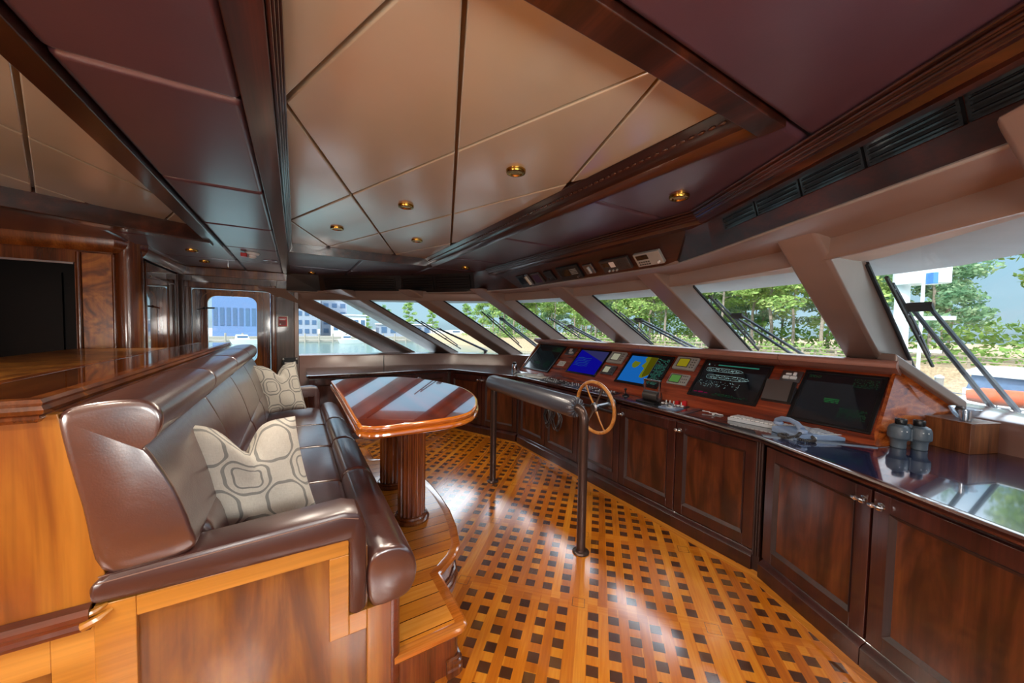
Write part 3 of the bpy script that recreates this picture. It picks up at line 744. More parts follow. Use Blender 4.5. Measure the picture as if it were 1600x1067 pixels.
pillow('scatter_pillow','cream trellis pillow with a dented top beside the front armrest of the sofa',(-.125,1.80,.665),(.42,.05,-.03),(-.10,.08,.47),(.20,-.92,.25),.45,.49,.20,.13,.4)
pillow('scatter_pillow','cream trellis pillow with a dented top at the sofa end by the doorway',(-.10,4.17,.66),(.40,.06,.02),(-.09,.06,.47),(.35,-.85,.25),.40,.50,.17,.12,1.7)

# ---- dining table
T=thing('dining_table','glossy mahogany half-oval table on two fluted columns','table',(.70,2.72,PZ))
half=[(.27,2.72),(.262,1.98),(.285,1.88),(.345,1.838),(.50,1.83),(.70,1.835),(.82,1.865),(.91,1.93),(1.0,2.06),(1.09,2.24),(1.15,2.43),(1.18,2.60),(1.185,2.72)]
top=half+[(x,5.44-y) for x,y in reversed(half[1:-1])]
top=smooth(top,4)
rs=[[V((x,y,z)) for x,y in inset(top,d)] for z,d in ((1.018,.010),(1.022,.004),(1.030,.002),(1.037,.005),(1.041,.012),(1.041,.03))]
obj('table_rim',MB().rings(rs),M['table_edge'],T,ang=50)
obj('tabletop',MB().prism(inset(top,.020),1.03,1.0418),M['table_top'],T)
rs=[[V((x,y,z)) for x,y in inset(top,d)] for z,d in ((.978,.03),(.979,.012),(.985,.002),(.994,-.004),(1.003,-.002),(1.010,.006),(1.012,.016),(1.0185,.016))]
obj('table_edge',MB().rings(rs),M['table_edge'],T,ang=30)
for y in (2.42,3.02):
    n=18; ring=[]
    for k in range(n):
        for q in range(6):
            a=2*PI*(k+q/6)/n; r=.092-.011*max(0,math.sin(PI*min(1,max(0,(q/6-.15)/.7))))**.6
            ring.append((.68+r*math.cos(a),y+r*math.sin(a)))
    l=obj('table_leg',MB().prism(ring,PZ+.02,.98),M['leg_wood'],T,ang=25)
    obj('base_ring',MB().lathe([(.09,0),(.118,0),(.120,.012),(.112,.022),(.106,.026),(.110,.034),(.104,.044),(.09,.046)],(.68,y,PZ),n=40),M['steel'] if False else M['mahog'],l,ang=30)

# ---- standing rail
Rr=thing('leaning_rail','padded grey leather leaning rail on two bronze posts facing the helm','rail',(1.68,2.45,0))
pad=MB(); rings=[]
for t,r in [(0,.03),(.004,.058),(.02,.070),(.045,.075),(.3,.0755),(.9,.0755),(1.235,.075),(1.26,.070),(1.276,.058),(1.28,.03)]:
    y=1.87+t; rings.append([V((1.68+math.cos(2*PI*k/28)*r,y,.992+math.sin(2*PI*k/28)*r)) for k in range(28)])
obj('padded_bar',pad.rings(rings),M['rail_leather'],Rr,ang=60)
ga=MB()
for k in range(16):
    a=2*PI*k/16; ga.tube([(1.68+.030*math.cos(a),1.872,.992+.030*math.sin(a)),(1.68+.060*math.cos(a),1.871,.992+.060*math.sin(a)),(1.68+.073*math.cos(a),1.90,.992+.073*math.sin(a))],[.004,.007,.003],6)
obj('gathered_end',ga,M['rail_leather'],Rr)
def post(y,d):
    pts=[(1.68,y,.01),(1.68,y,.88)]+[(1.68,y+d*(.07-.07*math.cos(a)),.915+.077*math.sin(a)) for a in (.2,.5,.8,1.1,1.4)]+[(1.68,y+d*.09,.993)]
    p=obj('post',MB().tube(pts,.031,20),M['rail_metal'],Rr,ang=50)
    obj('flange',MB().lathe([(.03,.0),(.056,0),(.058,.006),(.05,.014),(.036,.018),(.033,.026)],(1.68,y,0.0),n=28),M['rail_metal'],p)
post(1.80,1); post(3.09,1)
# ================================================================== CABINETS, COUNTERTOP, HELM CONSOLE
def cabinet(p0,p1,label,handles,group,depth=.42,gap=True):
    """one cupboard: p0->p1 along its face (room on the right-hand side of that direction is negative w)"""
    a,b=V((*p0,0)),V((*p1,0)); u=(b-a).normalized(); w=V((-u.y,u.x,0))*-1; L=(b-a).length   # w points into the cabinet
    F=frame(a,u,V((0,0,1)),w)
    c=(a+b)/2
    t=thing('cabinet',label,'cabinet',(c.x,c.y,0),group)
    body=MB().obox(F,(.001,.0,.012),(L-.001,.845,depth))
    obj('carcass',body,M['walnut_frame'],t)
    obj('plinth',MB().extr([(.0,-.035),(.085,-.035),(.10,-.02),(.105,-.008),(.115,.0),(.0,.0)],lambda h,d,s:F(s,h,d),.0005,L-.0005),M['walnut_frame'],t,ang=30)
    m=.004; z0,z1=.125,.832; s=.066
    fr=MB().obox(F,(m,z0,-.012),(m+s,z1,.012)).obox(F,(L-m-s,z0,-.012),(L-m,z1,.012)).obox(F,(m+s,z1-.075,-.012),(L-m-s,z1,.012)).obox(F,(m+s,z0,-.012),(L-m-s,z0+.075,.012))
    d=obj('door',fr,M['walnut_frame'],t,bev=.002)
    # sloped bolection round the sunken panel, then the figured panel
    x0,x1,y0,y1=m+s,L-m-s,z0+.075,z1-.075
    bo=MB()
    O=[(x0,y0),(x1,y0),(x1,y1),(x0,y1)]; I=[(x0+.022,y0+.022),(x1-.022,y0+.022),(x1-.022,y1-.022),(x0+.022,y1-.022)]
    for i in range(4):
        j=(i+1)%4
        bo.add([F(*O[i],-.018),F(*O[j],-.018),F(*I[j],.006),F(*I[i],.006),F(*O[i],.006),F(*O[j],.006)],[(0,1,2,3),(0,4,5,1),(1,5,2),(0,3,4),(3,2,5,4)])
    obj('panel_moulding',bo,M['walnut_matte'],d,ang=20)
    obj('door_panel',MB().obox(F,(x0,y0,.002),(x1,y1,.01)),M['walnut'],d)
    for hx in handles:
        q=L-.035 if hx>0 else .035
        h=MB(); h.cyl(F(q,.775,-.012),F(q,.775,-.034),.008,12); h.lathe([(.004,-.030),(.011,-.026),(.013,-.012),(.008,-.004),(.008,.004),(.013,.012),(.011,.026),(.004,.030)],F(q,.775,-.042),u,14); h.lathe([(.016,0),(.016,.003),(.010,.006)],F(q,.775,-.012),-w,14)
        obj('handle',h,M['chrome'],d)
    return t
g='walnut cupboards under the helm counter'
fx=2.553
YS=[1.115,1.69,2.255,2.82,3.40,3.985]
lab=['walnut cupboard under the switch cluster, beside the console corner post','walnut cupboard below the throttle levers','walnut cupboard behind the wooden steering wheel','walnut cupboard with the coiled black cables hung on its face','walnut cupboard at the port end of the helm, by the chrome flasks']
hh=[[1],[1],[],[],[]]
for i in range(5):
    cabinet((fx,YS[i]),(fx,YS[i+1]),lab[i],hh[i],g)
# starboard wing
a=V((2.53,1.075)); dd=V((-.42,-.90)).normalized()
P=lambda s:(a.x+dd.x*s,a.y+dd.y*s)
cabinet(P(.63),P(.035),'walnut cupboard beneath the telephone, with a chrome turn handle',[-1],'walnut cupboards of the starboard wing')
cabinet(P(1.25),P(.633),'walnut cupboard beneath the binoculars and tissue box',[1],'walnut cupboards of the starboard wing')
cabinet(P(1.88),P(1.253),'walnut cupboard beyond the tissue box at the counter end',[],'walnut cupboards of the starboard wing')
# corner posts
for k,(x,y) in enumerate(((2.548,1.095),(2.565,4.005),(2.02,5.16))):
    mb=MB().box((x-.012,y-.022,0),(x+.03,y+.022,.86))
    for q in (-.015,0,.015): mb.cyl((x-.014,y+q,.1),(x-.014,y+q,.86),.006,8)
    t=obj('corner_post',mb,M['walnut_matte']); 
    props(t,['fluted walnut post at the starboard bend of the helm cupboards','fluted walnut post at the port bend of the helm cupboards','walnut post in the far corner behind the dining table'][k],'post')
# port wing
a2=V((2.555,4.03)); d2=(V((2.03,5.14))-a2).normalized(); P2=lambda s:(a2.x+d2.x*s,a2.y+d2.y*s)
cabinet(P2(.005),P2(.61),'walnut cupboard of the port wing nearer the helm, under a red tag',[1],'walnut cupboards of the port wing')
cabinet(P2(.613),P2(1.215),'walnut cupboard of the port wing nearer the far corner',[-1],'walnut cupboards of the port wing')
for i,(x0,x1,l) in enumerate(((1.50,1.99,'walnut cupboard under the port counter nearer the far corner'),(.82,1.497,'walnut cupboard under the middle of the port counter'),(.14,.817,'walnut cupboard under the rounded end of the port counter'))):
    cabinet((x1,5.17),(x0,5.17),l,[1] if i==0 else [],'walnut cupboards along the port side')

# countertop
EDGE=[(1.70,-.70),(2.495,1.075),(2.565,1.55),(2.60,2.05),(2.61,2.55),(2.60,3.05),(2.58,3.55),(2.545,4.03),(2.02,5.13),(.20,5.13),(.15,5.15),(.13,5.20)]
ct=thing('countertop','dark polished countertop with a dark wood nosing following the curve of the bridge','countertop',(2.6,2.5,.85))
stb=[(1.70,-.70),(2.495,1.075),(2.92,.62),(3.40,.42),(3.34,.12),(3.05,-.28),(2.4,-.70)]
obj('granite_slab',MB().prism([EDGE[0],EDGE[1],(2.86,.64),(3.42,.43),(3.34,.14),(3.05,-.26),(2.3,-.74)],.855,.89),M['granite'],ct,bev=.003)
back=[(.13,6.05),(1.22,5.96),(2.3,5.78),(3.10,5.2),(3.64,4.3),(3.9,2.95),(3.88,1.85),(3.70,.82),(3.42,.435),(2.862,.645)]
obj('helm_slab',MB().prism(EDGE[1:]+back,.855,.889),M['helm_top'],ct,bev=.003)
nos=[(-.012,-.036),(.006,-.036),(.014,-.030),(.014,-.022),(.006,-.018),(.012,-.013),(.020,-.006),(.016,.003),(.004,.006),(-.012,.004)]
obj('nosing',MB().sweep([(-o,h) for o,h in nos],[(x,y,.887) for x,y in EDGE]),M['walnut_y'],ct,ang=22)
obj('dividing_strip',MB().hexa([V((2.50,1.07,.889)),V((2.53,1.09,.889)),V((2.885,.66,.889)),V((2.858,.635,.889)),V((2.50,1.07,.896)),V((2.53,1.09,.896)),V((2.885,.66,.896)),V((2.858,.635,.896))]),M['steel'],ct)
obj('dividing_strip',MB().hexa([V((2.585,1.66,.889)),V((2.585,1.70,.889)),V((2.90,1.72,.889)),V((2.90,1.68,.889)),V((2.585,1.66,.894)),V((2.585,1.70,.894)),V((2.90,1.72,.894)),V((2.90,1.68,.894))]),M['steel'],ct)

# ---- instrument dash
D=thing('instrument_dash','sloping rosewood instrument dash with a padded leather brow under the windows','instrument console',(3.1,2.55,.889))
A0=V((2.88,0,.89)); A1=V((3.25,0,1.28)); up=(A1-A0).normalized(); nr=V((-up.z,0,up.x))   # nr points to the room
FD=frame(A0,V((0,1,0)),up,nr)      # (Y, height along face, out of the face)
HL=(A1-A0).length
obj('dash_face',MB().obox(FD,(.66,0,-.03),(4.50,HL+.01,0)),M['rosewood'],D)
obj('dash_core',MB().extr([(2.915,.889),(3.27,1.28),(3.45,1.30),(3.45,.889)],XZ,.70,4.46),M['dark_room'],D)
brow=[(3.145,1.336),(3.14,1.352),(3.146,1.368),(3.16,1.378),(3.20,1.382),(3.48,1.372),(3.50,1.34),(3.48,1.285),(3.25,1.285),(3.19,1.31),(3.165,1.328)]
for a,b in ((.64,1.268),(1.271,2.55),(2.553,3.85),(3.853,4.52)):
    obj('padded_brow',MB().extr(brow,XZ,a,b),M['dash_leather'],D,ang=45)
def endwall(y,s):   # triangular end panel running outboard to the sill, and its padded rail
    q=.20*s
    A_,B_,C_,E_=V((2.88,y,.889)),V((3.25,y,1.33)),V((3.52,y-q,1.10)),V((3.45,y-q,.889)); n=V((.34*s,.94*s,0)).normalized()*.02
    obj('end_panel',MB().hexa([A_,E_,C_,B_,A_+n,E_+n,C_+n,B_+n]),M['rosewood_x'],D)
    d=(C_-B_).normalized(); k=V((0,0,1)).cross(d).normalized()
    f=frame(B_+V((-.01,-.012*s,.0)),d,k*s,V((0,0,1)))
    obj('padded_rail',MB().obox(f,(-.07,-.035,-.012),((C_-B_).length+.03,.10,.058)),M['pillar_leather'],D,bev=.014,seg=3)
endwall(.655,1)
A_=V((2.88,4.505,.889)); n=V((-.2,.2,0))
obj('end_panel',MB().hexa([A_,V((3.45,4.6,.889)),V((3.5,4.6,1.10)),V((3.25,4.505,1.33)),A_+V((0,.02,0)),V((3.45,4.62,.889)),V((3.5,4.62,1.10)),V((3.25,4.525,1.33))]),M['rosewood_x'],D)

def marks(mb,F,rects,d=.0008):
    for x0,y0,x1,y1 in rects: mb.obox(F,(x0,y0,0),(x1,y1,d))
    return mb
E_=dict(blue=emis('chart_blue','1f78d8',.55),green=emis('chart_land','8f9a28',.42),olive=emis('chart_shallow','6f6a12',.40),navy=emis('chart_navy','1713b8',.45),navy2=emis('glare_slate','4a4a8c',.35),cyan=emis('plan_lines','b8e0dd',.6),gtext=emis('green_text','2f8f45',.6),dtext=emis('dim_green_text','1d5a34',.4),mag=emis('status_magenta','7a1640',.5),yel=emis('lcd_yellow','b0a020',.5),lcd=emis('lcd_green','6aa050',.5),lcdw=emis('lcd_white','c8c4a8',.5),teal=emis('plan_teal','3a8f7a',.5))
def monitor(y0,y1,z0,z1,label,bez=.022):
    """flat screen let into the dash: black frame with glass; returns thing, its frame function and the glass rectangle"""
    t=thing('monitor',label,'monitor',tuple(FD((y0+y1)/2,z0,0)),'flat screens along the dash')
    w=y1-y0
    fr=MB().obox(FD,(y0,z0,0),(y1,z0+bez,.014)).obox(FD,(y0,z1-bez,0),(y1,z1,.014)).obox(FD,(y0,z0+bez,0),(y0+bez,z1-bez,.014)).obox(FD,(y1-bez,z0+bez,0),(y1,z1-bez,.014))
    obj('frame',fr,M['black'],t,bev=.003)
    obj('screen_glass',MB().obox(FD,(y0+bez,z0+bez,.001),(y1-bez,z1-bez,.008)),M['black_gloss'],t)
    # picture coordinates: s runs towards smaller Y (as seen from the helm), 0..1; t upwards 0..1
    W=w-2*bez; H=z1-z0-2*bez
    o=FD(y1-bez,z0+bez,.0082); f=frame(o,V((0,-1,0))*W,up*H,nr)
    return t,f
tz0,tz1=.135,.525
def text_rows(rng,x0,y0,x1,y1,rows,fill=.6,cw=.018):
    out=[]; rh=(y1-y0)/rows
    for r in range(rows):
        y=y1-(r+1)*rh; x=x0
        while x<x1:
            w=rng.uniform(.5,1.6)*cw
            if rng.random()<fill: out.append((x,y+rh*.25,min(x1,x+w),y+rh*.62))
            x+=w+cw*.5
    return out
rg=random.Random(3)
# 1 dark radar screen
t,f=monitor(3.86,4.47,.06,.535,'dark radar monitor with faint green rings at the port end of the dash')
mb=marks(MB(),f,text_rows(rg,.62,.80,.97,.97,5)+text_rows(rg,.25,.22,.5,.32,3)); obj('green_readout',mb,E_['dtext'],t)
mb=MB()
for r in (.05,.10): mb.tube([f(.78+r*math.cos(a/24*2*PI)*1,.25+r*1.2*math.sin(a/24*2*PI),0) for a in range(24)],.0016,5,closed=True)
obj('range_ring',mb,E_['dtext'],t)
# 2 blue screen
t,f=monitor(3.02,3.545,tz0-.01,tz1,'blue sonar monitor with a pale grey glare, behind the steering wheel')
obj('blue_field',MB().obox(f,(0,0,0),(1,1,.0006)),E_['navy'],t)
obj('painted_glare',MB().add([f(.05,1,.001),f(1,.55,.001),f(1,1,.001),f(.05,1,.0013),f(1,.55,.0013),f(1,1,.0013)],[(0,1,2),(5,4,3),(0,3,4,1),(1,4,5,2),(2,5,3,0)]),E_['navy2'],t)  # glare on the glass, drawn as a glowing pale wedge
mb=MB()
for k in range(6): mb.tube([f(.06+.5*i/10,.30+.07*k+.015*math.sin(i*.9+k),.0008) for i in range(11)],.0012,4)
obj('trace_lines',mb,E_['teal'],t)
# 3 chart
t,f=monitor(2.185,2.72,tz0-.02,tz1,'chart plotter monitor showing blue water and green land')
obj('chart_water',MB().obox(f,(.01,.02,0),(.70,.97,.0005)),E_['blue'],t)
def flat(poly,f,z,h=.0004):
    n=len(poly); return MB().add([f(x,y,z) for x,y in poly]+[f(x,y,z+h) for x,y in poly],[tuple(range(n)),tuple(range(2*n-1,n-1,-1))]+[(i,n+i,n+(i+1)%n,(i+1)%n) for i in range(n)])
obj('chart_land',flat([(.70,.97),(.42,.97),(.40,.88),(.46,.78),(.40,.62),(.50,.55),(.49,.34),(.50,.22),(.58,.20),(.70,.34)],f,.0008),E_['green'],t)
obj('chart_land',flat([(.17,.78),(.27,.76),(.34,.74),(.32,.60),(.26,.52),(.18,.55),(.14,.66)],f,.0008),E_['green'],t)
obj('chart_shallow',flat([(.70,.97),(.52,.97),(.55,.30),(.58,.24),(.70,.36)],f,.0014),E_['olive'],t)
obj('chart_readout',marks(MB(),f,text_rows(rg,.73,.05,.98,.95,22,.7,.03)),E_['teal'],t)
# 4 alarm plan
t,f=monitor(1.325,1.875,tz0-.015,tz1,'monitor with white deck plans of the yacht on black')
mb=MB()
for cy,hh_,x0,x1 in ((.78,.055,.06,.66),(.565,.06,.12,.80)):
    pts=[]
    for i in range(24):
        s_=i/23; pts.append((x0+(x1-x0)*s_,cy+hh_*min(1,4*(1-s_))**.5*(1 if s_>.04 else .6)))
    pl=[f(x,y,.0004) for x,y in pts]+[f(x,2*cy-y,.0004) for x,y in reversed(pts)]
    mb.tube(pl,.0008,4,closed=True)
    mb.tube([f(x0+.02,cy,.0004),f(x1-.06,cy,.0004)],.0005,4)
obj('deck_outline',mb,E_['cyan'],t)
rr=[]
for cy,hh_,x0,x1 in ((.78,.045,.08,.62),(.565,.05,.16,.76),(.34,.10,.04,.70)):
    for k in range(70):
        x=rg.uniform(x0,x1); y=cy+rg.uniform(-hh_,hh_); w=rg.uniform(.004,.012); rr.append((x,y,x+w,y+rg.uniform(.004,.010)))
for q in range(3): obj('deck_lettering',marks(MB(),f,rr[q*70:q*70+70]),E_['cyan'],t)
obj('title_text',marks(MB(),f,text_rows(rg,.05,.90,.16,.97,2)),E_['cyan'],t)
obj('title_bar',marks(MB(),f,[(.22,.915,.86,.945)]),E_['teal'],t)
obj('status_text',marks(MB(),f,[(.04,.06,.10,.09),(.12,.055,.20,.10),(.22,.06,.28,.085)]),E_['mag'],t)
obj('status_text',marks(MB(),f,text_rows(rg,.36,.04,.9,.11,2,.7,.03)),E_['dtext'],t)
# 5 big dark screen
t,f=monitor(.685,1.115,.07,.515,'large dark monitor with green lines of text, by the telephone')
obj('green_readout',marks(MB(),f,text_rows(rg,.36,.40,.56,.50,3,.75,.010)),E_['gtext'],t)
obj('green_readout',marks(MB(),f,text_rows(rg,.60,.14,.95,.34,10,.55,.010)+text_rows(rg,.66,.78,.97,.96,9,.45,.010)+text_rows(rg,.03,.9,.2,.96,3,.5,.01)),E_['dtext'],t)

# small instruments between the screens
def device(name,label,cat,y0,y1,z0,z1,th,mat,group=None):
    t=thing(name,label,cat,tuple(FD((y0+y1)/2,z0,0)),group)
    obj('housing',MB().obox(FD,(y0,z0,0),(y1,z1,th)),M[mat],t,bev=min(.008,th*.4),seg=3); return t
def lcd(t,y0,y1,z0,z1,th,col,btn=True):
    obj('display',MB().obox(FD,(y0,z0,th-.004),(y1,z1,th+.0012)),E_[col],t)
    obj('display_border',MB().obox(FD,(y0-.008,z0-.008,th-.004),(y1+.008,z1+.008,th+.0006)),M['dark_plastic'],t)
def buttons(t,ys,zs,th,r=.006,mat='dark_plastic'):
    mb=MB()
    for y in ys:
        for z in zs: mb.cyl(FD(y,z,th-.002),FD(y,z,th+.004),r,8)
    obj('buttons',mb,M[mat],t)
gi='small marine displays between the screens'
t=device('instrument_display','grey autopilot display with a pale screen above a small keypad','display',2.77,2.99,.35,.515,.03,'grey_plastic',gi); lcd(t,2.84,2.94,.39,.48,.03,'lcdw'); buttons(t,[2.785,2.805],[.39,.42,.45,.48],.03)
t=device('instrument_display','small silver keypad display under the autopilot unit','display',2.79,2.975,.185,.315,.018,'steel',gi); lcd(t,2.87,2.95,.21,.29,.018,'lcdw'); buttons(t,[2.81,2.83,2.85],[.215,.25,.285],.018,.005)
t=device('instrument_display','grey depth sounder with a yellow screen beside the deck plan monitor','display',1.925,2.145,.375,.525,.03,'grey_plastic',gi); lcd(t,2.005,2.105,.405,.495,.03,'yel'); buttons(t,[1.945,1.97],[.40,.43,.46,.49],.03)
t=device('instrument_display','grey log display with a green screen below the yellow one','display',1.925,2.12,.20,.32,.022,'grey_plastic',gi); lcd(t,2.005,2.10,.22,.30,.022,'lcd'); buttons(t,[1.94,1.96,1.98],[.225,.26,.295],.022,.005)
t=device('switch_plate','bronze switch plate with white switches above the tilted card holder','switch',1.125,1.255,.385,.495,.010,'steel'); obj('rocker_switch',MB().obox(FD,(1.15,.41,.01),(1.19,.435,.02)).obox(FD,(1.195,.41,.01),(1.235,.435,.02)).obox(FD,(1.16,.445,.01),(1.18,.475,.016)).obox(FD,(1.19,.45,.01),(1.225,.465,.016)),M['white'],t)
t=device('switch_plate','bronze switch plate beside the dark radar monitor','switch',3.62,3.80,.40,.52,.010,'steel'); obj('rocker_switch',MB().obox(FD,(3.65,.42,.01),(3.72,.45,.02)).obox(FD,(3.70,.455,.01),(3.74,.50,.02)),M['white'],t)
t=device('label_plate','small white lettered plate below a bronze switch plate','plate',3.66,3.79,.205,.285,.006,'paper'); obj('printed_lines',marks(MB(),frame(FD(3.785,.21,.006),V((0,-1,0))*.12,up*.07,nr),text_rows(rg,.02,.05,.98,.95,4,.8,.06)),M['black'],t)
# tilted holder
t=thing('card_holder','black framed panel propped on the dash between two monitors','holder',tuple(FD(1.2,.19,0)))
k=frame(FD(1.305,.19,.012),V((0,-1,0)),(up+nr*.22).normalized(),nr)
obj('holder_frame',MB().obox(k,(0,0,0),(.19,.165,.014)),M['black'],t,bev=.003)
obj('glass_face',MB().obox(k,(.0,.004,.0142),(.165,.165,.016)),M['steel'],t)
obj('holder_back',MB().obox(FD,(1.12,.19,0),(1.31,.33,.022)),M['dark_plastic'],t)
# ================================================================== THINGS ON THE COUNTER
CT=.889; GT_=.890
def fr2(x,y,z,ang):   # local frame on the counter: u along ang (plan degrees), v = left of it, w up
    a=math.radians(ang); return frame((x,y,z),(math.cos(a),math.sin(a),0),(-math.sin(a),math.cos(a),0),(0,0,1))
# steering wheel
t=thing('steering_wheel','varnished wooden steering wheel with slim spokes in front of the helm cupboards','steering wheel',(2.33,2.36,.59))
c=V((2.33,2.36,.83)); ax=V((1,0,.06)).normalized()
obj('rim',MB().torus(c,.232,.0165,ax,64,14),M['wheel_wood'],t,ang=60)
obj('hub',MB().lathe([(.0,-.03),(.03,-.028),(.042,-.015),(.042,.012),(.03,.02),(.022,.05),(.022,.19),(.05,.195),(.05,.222)],c,ax,28),M['steel'],t)
u=ax.orthogonal().normalized(); w=ax.cross(u)
for k in range(6):
    a=2*PI*k/6+.26; d=u*math.cos(a)+w*math.sin(a)
    obj('spoke',MB().tube([c+d*.035,c+d*.13-ax*.006,c+d*.222],[.011,.007,.008],10),M['wheel_wood'] if k%3==0 else (M['steel'] if k%3==1 else M['black']),t)
# coiled cables on the cupboard face
rg=random.Random(5)
for j,(yy,n,lab) in enumerate(((3.14,5,'coil of black cable hanging on the walnut cupboard, nearer the wheel'),(3.30,4,'coil of black cable hanging on the walnut cupboard, farther from the wheel'))):
    t=thing('cable_coil',lab,'cable',(2.535,yy,.42),'cable coils hung under the helm counter')
    mb=MB()
    for i in range(n):
        ry=.05+rg.uniform(-.012,.015); rz=.14+rg.uniform(-.03,.04); x=2.526-rg.uniform(0,.02); oy=yy+rg.uniform(-.03,.03)
        mb.tube([(x+.004*math.sin(3*q),oy+ry*math.sin(q)*(1.2 if math.cos(q)<0 else .7),.60-.0+rz*math.cos(q)-.05) for q in [2*PI*m/28 for m in range(28)]],.0055,7,closed=True)
    obj('cable',mb,M['cable'],t)
    obj('hook',MB().tube([(2.54,yy,.715),(2.505,yy,.71),(2.495,yy,.725)],.006,8),M['steel'],t)
# keyboard
K=fr2(2.80,1.40,CT,-84)     # u runs to starboard
t=thing('keyboard','pale grey keyboard lying askew before the card holder','keyboard',tuple(K(0,0,0)))
obj('case',MB().extr([(0,0),(.155,0),(.155,.016),(.0,.024)],lambda v,z,u_:K(u_,-.075+v,z),-.01,.42),M['light_plastic'],t,bev=.004)
keys=MB()
for r in range(5):
    for q in range(15):
        if r==4 and 3<q<9: continue
        keys.obox(K,(.005+q*.0268,-.067+r*.027,.015+ (4-r)*.0014+.004),(.027+q*.0268,-.045+r*.027,.0225+(4-r)*.0014+.004))
obj('keys',keys,M['white'],t,bev=.002); 
obj('function_keys',MB().obox(K,(.03,.063,.016),(.075,.076,.022)).obox(K,(.10,.063,.016),(.15,.076,.022)).obox(K,(.17,.063,.016),(.22,.076,.022)).obox(K,(.25,.063,.016),(.30,.076,.022)),M['black'],t)
# mouse / trackball hump
Q=fr2(2.83,.985,CT,10)
t=thing('trackball','rounded pale grey trackball mouse between keyboard and telephone','mouse',tuple(Q(0,0,0)))
rs=[]
for h,s_ in ((0,1),(.012,1.02),(.026,.94),(.038,.74),(.045,.42),(.047,.08)):
    rs.append([Q(.065*s_*math.cos(a),.045*s_*math.sin(a)*(1+.15*math.cos(a)),h) for a in [2*PI*k/24 for k in range(24)]])
obj('mouse_shell',MB().rings(rs),M['light_plastic'],t,ang=60)
obj('button_seam',MB().tube([Q(.064,0,.016),Q(.05,0,.034),Q(.03,0,.0435)],.0012,5),M['dark_plastic'],t)
# telephone
H=fr2(2.665,1.0,CT,-58)      # u away along the wing, v towards the windows
t=thing('telephone','blue-grey desk telephone with a coiled cord at the bend of the counter','telephone',tuple(H(0,0,0)))
H=fr2(2.59,.93,CT,-30)
obj('phone_body',MB().extr([(0,.0),(.31,.0),(.31,.020),(.24,.034),(.03,.040),(0,.034)],lambda u_,z,v: H(u_,v,z),0.0,.20),M['phone'],t,bev=.005)
bt=MB()
for r in range(4):
    for q in range(3): bt.obox(H,(.13+q*.026,.03+r*.024,.034),(.149+q*.026,.046+r*.024,.0415))
for r in range(6): bt.obox(H,(.225,.03+r*.024,.030),(.285,.044+r*.024,.035))
obj('keypad',bt,M['light_plastic'],t,bev=.001)
obj('label_strip',MB().obox(H,(.15,.006,.036),(.29,.02,.0375)),M['white'],t)
obj('round_sticker',MB().cyl(H(.12,.001,.016),H(.12,-.001,.016),.010,16),M['white'],t)
hs=MB(); pts=[H(.055,-.005+.03,.062),H(.055,.06,.088),H(.058,.12,.096),H(.062,.19,.088),H(.066,.235,.062)]
hs.tube(pts,[.020,.016,.015,.016,.020],14)
hs.lathe([(.0,0),(.026,.002),(.028,.016),(.018,.026)],H(.055,.02,.040),(0,0,1),18); hs.lathe([(.0,0),(.026,.002),(.028,.016),(.018,.026)],H(.066,.225,.040),(0,0,1),18)
obj('handset',hs,M['phone'],t,ang=60)
cp=[]; ctrl=[H(.05,.02,.05),H(-.01,-.01,.03),H(-.055,.03,.012),H(-.03,.09,.012),H(.01,.05,.02),H(.02,-.025,.012),H(.09,-.03,.012),H(.10,.01,.03)]
def cat(P,n):
    out=[]
    for i in range(len(P)-1):
        p0,p1,p2,p3=P[max(0,i-1)],P[i],P[i+1],P[min(len(P)-1,i+2)]
        for j in range(n):
            q=j/n; out.append(.5*((2*p1)+(p2-p0)*q+(2*p0-5*p1+4*p2-p3)*q*q+(3*p1-p0-3*p2+p3)*q**3))
    return out+[P[-1]]
C_=cat(ctrl,60); co=[]
for i,p in enumerate(C_):
    a=i*.9; tn=(C_[min(i+1,len(C_)-1)]-C_[max(i-1,0)]).normalized(); uu=tn.orthogonal().normalized(); ww=tn.cross(uu); co.append(p+uu*.008*math.cos(a)+ww*.008*math.sin(a))
obj('coiled_cord',MB().tube(co,.0026,5),M['dark_plastic'],t)
# binoculars standing on the granite
t=thing('binoculars','grey rubber-armoured binoculars standing upright on the dark granite','binoculars',(3.03,.53,GT_))
bx=V((3.015,.545,0)); d=V((.62,-.78,0)).normalized()
for s in (-1,1):
    c=bx+d*(.046*s); 
    b=obj('barrel',MB().lathe([(.030,.0),(.033,.004),(.033,.036),(.037,.050),(.047,.060),(.0485,.075),(.047,.108),(.041,.125),(.028,.134),(.024,.137)],(c.x,c.y,GT_),n=26),M['binocular'],t,ang=30)
    obj('eyecup',MB().lathe([(.022,0),(.025,.004),(.026,.03),(.024,.034),(.018,.034),(.016,.02)],(c.x-d.x*.006*s,c.y-d.y*.006*s,GT_+.134),n=22),M['black'],b)
    obj('maker_plate',MB().obox(frame((c.x,c.y,GT_+.10),d,(0,0,1),V((-d.y,d.x,0))),(-.014,0,-.0462),(.014,.007,-.0445)),M['white'],b)
rb=MB()
obj('bridge',MB().box((bx.x-.018,bx.y-.018,GT_+.045),(bx.x+.018,bx.y+.018,GT_+.118)).cyl((bx.x,bx.y,GT_+.118),(bx.x,bx.y,GT_+.14),.012,14),M['binocular'],t,bev=.006)
